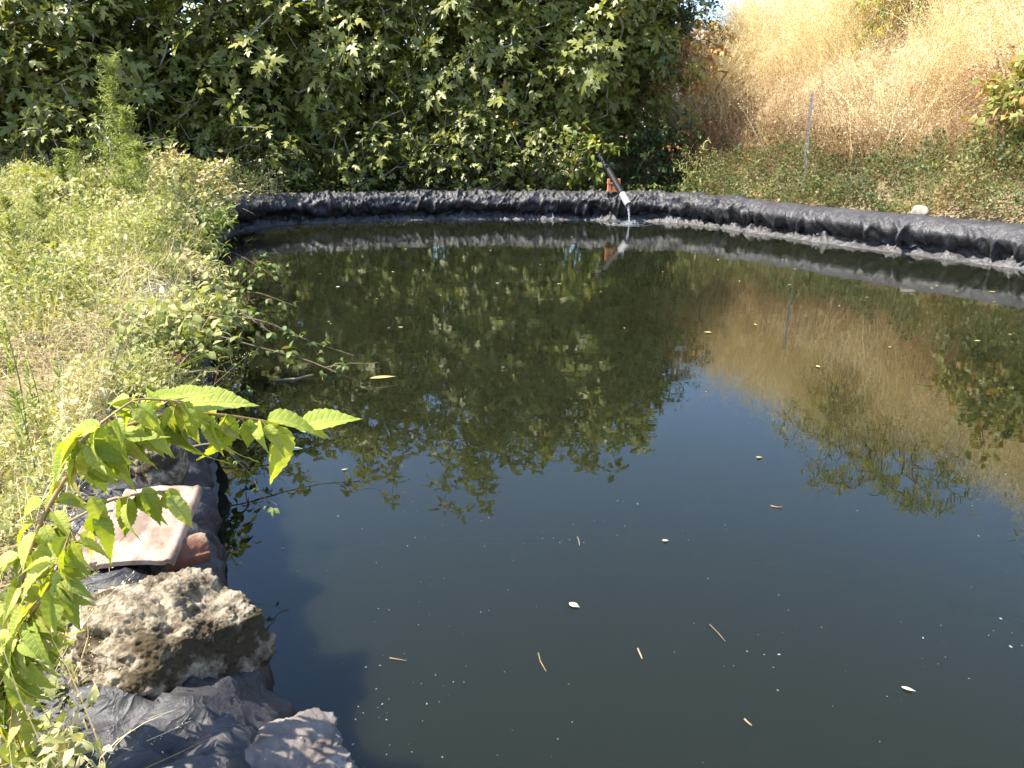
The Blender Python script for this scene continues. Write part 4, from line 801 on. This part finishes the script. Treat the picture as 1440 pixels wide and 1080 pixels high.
# terracotta brick propping the pipe
def box(b, c, sx, sy, sz, R=np.eye(3)):
    v = np.array([(x, y, z) for x in (-1, 1) for y in (-1, 1) for z in (-1, 1)])*np.array([sx, sy, sz])/2 @ R.T+c
    b.add(v, [(0, 1, 3), (0, 3, 2), (4, 6, 7), (4, 7, 5), (0, 4, 5), (0, 5, 1), (2, 3, 7), (2, 7, 6), (0, 2, 6), (0, 6, 4), (1, 5, 7), (1, 7, 3)])
C0 = B+dirp*L_*.5; root = empty('terracotta_block', C0-np.array([0, 0, .13]), 'orange terracotta hollow block propping the inlet pipe on the rim', 'block')
b = Buf(); cc = C0+np.array([-.01, .03, -.085])
for dx in (-.06, 0, .06): box(b, cc+np.array([dx, 0, 0]), .045, .11, .09)
for dz in (-.055, .055): box(b, cc+np.array([0, 0, dz]), .18, .12, .02)
for dx in (-.072, .072): box(b, cc+np.array([dx, .0, .085]), .03, .10, .05)
b.build('block_body', M['brick'], root, False)
rock('mossy_stone', at(700, 262, .40), (.16, .1, .06), .3, 71, 'dark flat stone on the far rim half hidden by fig leaves', 'rock', M['stone_liner'], detail=4)

# ------------------------------------------------------------------ metal posts on the slope
def post(p0, p1, label):
    p0, p1 = np.array(p0), np.array(p1); root = empty('metal_post', p0, label, 'post', 'perforated metal posts behind the right rim')
    d_ = unit(p1-p0); sx = unit(np.cross(d_, [0, 1.0, 0])); sy = np.cross(d_, sx); n = 22; b = Buf(); L = np.linalg.norm(p1-p0)
    w, t = .023, .004
    R = np.stack([sx, sy, d_], 1)
    b2 = Buf()
    # slotted angle: one leg solid, the other a ladder of slots
    box(b, p0+d_*L/2+sy*w/2, t, w, L, R)
    for off in (-w*.38, w*.38): box(b, p0+d_*L/2+sx*(w/2+off), w*.28, t, L, R)
    for k in range(n): box(b, p0+d_*(L*(k+.5)/n)+sx*w/2, w*.48, t, L/n*.5, R)
    b.build('angle_bar', M['steel'], root, False)
    b2.tube(np.array([p0+d_*(L-.03)-sy*.012, p0+d_*(L-.03)+sy*.012]), .008, 6, cap=True); b2.build('bolt', M['steel'], root, False)
q0 = aty(1127, 300, 10.5); q1 = aty(1143, 130, 10.7); post(q0, q1, 'perforated grey metal post leaning in front of the dry slope')
q0 = aty(1475, 300, 8.4); q1 = aty(1490, 90, 8.6); post(q0, q1, 'perforated grey metal post beyond the right edge, seen reflected in the water')

# ------------------------------------------------------------------ floating things
k = 0
FL = ovate(10, .17, .03, .08, .45, nw=2); FL2 = ovate(8, .30, .04, .1, .45, nw=2)
def floater(px, py, size, ang, tint, label, group='leaves floating on the pond', tpl=FL, name='floating_leaf'):
    p = at(px, py, .004); b = Buf(); d = np.array([[math.cos(ang), math.sin(ang), 0]]); b.inst(tpl, np.array([[0, 0, 0]])-d*size/2, d, np.array([[0, 0, 1.0]]), [size], [tint])
    # a little body so that the blade is not paper
    o = b.build(name, M['float_leaf'], None, True); o.location = p; md = o.modifiers.new('thickness', 'SOLIDIFY'); md.thickness = .0012; md.offset = 1
    return tag(o, label, 'leaf', group)
floater(540, 530, .135, .35, .45, 'long yellow willow-like leaf floating by the bramble tips', group=None)
floater(417, 631, .05, .2, 1, 'small white petal floating below the foreground leaf tips', group=None, tpl=FL2)
floater(808, 851, .032, -.6, 1, 'curled white petal floating in the middle of the near water', group=None, tpl=FL2)
floater(1278, 969, .028, -.5, 1, 'white curled petal floating at the lower right of the pond', group=None)
floater(936, 760, .02, .1, .8, 'small cream fleck of leaf floating right of the reflected figs', group=None, tpl=FL2)
floater(1068, 643, .025, .1, .3, 'round tan leaf floating at the edge of the reflected slope', group=None, tpl=FL2)
SP = [(1117, 378), (995, 467), (1062, 456), (1252, 488), (1310, 405), (1318, 402), (1345, 409), (1395, 410), (1398, 424), (1374, 479), (640, 342), (700, 398), (787, 399), (804, 333), (878, 461), (563, 460), (547, 461), (553, 382), (595, 380), (845, 410), (932, 382), (570, 350), (450, 385), (475, 403), (505, 381), (530, 420), (465, 455), (690, 352), (760, 372), (1010, 365), (900, 352), (1180, 430), (1110, 400), (1420, 470), (485, 660), (462, 452), (620, 415), (1220, 418), (1040, 395), (1150, 515)]
for q, (px, py) in enumerate(SP):
    floater(px, py, rng.uniform(.02, .05), rng.uniform(0, 3.1), rng.uniform(.3, 1), 'small yellowed leaf floating among the reflections of the far water', tpl=(FL, FL2)[q % 2])
def twig(pts, r, label, mat='dead_wood'):
    P = np.array([at(px, py, .003) for px, py in pts]); b = Buf(); c = P.mean(0); b.tube(P, np.linspace(r, r*.6, len(P))*.75, 6, cap=True); tag(b.build('floating_twig', M[mat], None, True, loc=c), label, 'twig', None)
twig([(897, 912), (900, 919), (903, 926)], .0035, 'short pale straw piece floating in the near water')
twig([(757, 918), (760, 930), (768, 944)], .0022, 'thin bent pinkish twig floating in the middle of the near water', 'stem_red')
twig([(998, 878), (1010, 890), (1020, 902)], .002, 'thin dark twig floating left of the bottom right', 'cane')
twig([(1047, 1011), (1051, 1015), (1057, 1020)], .003, 'short tan stick floating near the bottom edge')
twig([(1084, 711), (1092, 713), (1100, 713)], .003, 'short reddish stick floating in the open sky reflection', 'stem_red')
twig([(548, 925), (560, 927), (572, 929)], .0015, 'hair-thin pale stalk floating near the shaded water')
twig([(812, 755), (814, 760), (815, 767)], .0018, 'tiny pale stalk floating under the reflected figs')
twig([(386, 535), (415, 533), (440, 527)], .011, 'flat tan strip of wood floating under the brambles')
twig([(520, 548), (526, 546), (560, 541)], .0022, 'dark thin stalk beside the long yellow leaf', 'cane')
n = 900; px = rng.uniform(330, 1440, n); py = 400+680*rng.uniform(0, 1, n)**.8
P = np.array([at(a, c, .002) for a, c in zip(px, py)]); q = (sdist(P[:, 0], P[:, 1]) < -.06) & (rng.random(n) < np.clip(.25+1.6*noise(P[:, 0]*1.6, P[:, 1]*1.6, 88), .06, 1)); P = P[q]; n = len(P); b = Buf(); ang = rng.uniform(0, 6.28, n)
a6 = np.arange(6)*math.pi/3; disc = np.concatenate([[[0, 0, .25]], np.stack([np.cos(a6)*(1+.3*np.sin(3*a6)), .6*np.sin(a6), 0*a6], 1)]); df = np.array([(0, 1+k, 1+(k+1) % 6) for k in range(6)])
b.inst((disc, df), P, np.stack([np.cos(ang), np.sin(ang), 0*ang], 1), np.tile([0, 0, 1.0], (n, 1)), np.exp(rng.normal(math.log(.0015), .45, n))*(1+.25*np.maximum(P[:, 1]-2, 0)), .5)
tag(b.build('floating_specks', M['speck']), 'pale specks of pollen and dust strewn over the water', 'specks', kind='stuff')

# ------------------------------------------------------------------ light, sky, camera
EL, AZ = math.radians(54), math.radians(11)       # sun on the left, a touch behind the camera
sv = np.array([-math.cos(EL)*math.cos(AZ), -math.cos(EL)*math.sin(AZ), math.sin(EL)])
from mathutils import Vector
ld = bpy.data.lights.new('sun', 'SUN'); ld.energy = 5.0; ld.angle = math.radians(.53); ld.color = (1, .94, .83)
lo = bpy.data.objects.new('sun', ld); COL.objects.link(lo); lo.rotation_euler = Vector(-sv).to_track_quat('-Z', 'Y').to_euler()
w = bpy.data.worlds.new('World'); S.world = w; w.use_nodes = True; nt = w.node_tree
for nn in list(nt.nodes): nt.nodes.remove(nn)
sky = nt.nodes.new('ShaderNodeTexSky'); sky.sky_type = 'NISHITA'; sky.sun_disc = False; sky.sun_elevation = EL
sky.sun_rotation = math.atan2(sv[0], sv[1]); sky.dust_density = .7; sky.air_density = 1.0; sky.ozone_density = 3.6
bg = nt.nodes.new('ShaderNodeBackground'); bg.inputs[1].default_value = .15; wo_ = nt.nodes.new('ShaderNodeOutputWorld')
nt.links.new(sky.outputs[0], bg.inputs[0]); nt.links.new(bg.outputs[0], wo_.inputs[0])
cd = bpy.data.cameras.new('camera'); cd.sensor_width = 36; cd.lens = 36*F_PX/1440; cd.clip_start = .02; cd.clip_end = 2000
co = bpy.data.objects.new('camera', cd); COL.objects.link(co); co.location = (0, 0, CAM_Z); co.rotation_euler = (math.pi/2-PITCH, 0, 0); S.camera = co
S.view_settings.view_transform = 'Standard'; S.view_settings.look = 'None'; S.view_settings.exposure = 1.42; S.view_settings.gamma = 1
S.cycles.use_denoising = True; S.cycles.max_bounces = 8; S.cycles.transparent_max_bounces = 8; S.cycles.sample_clamp_indirect = 6
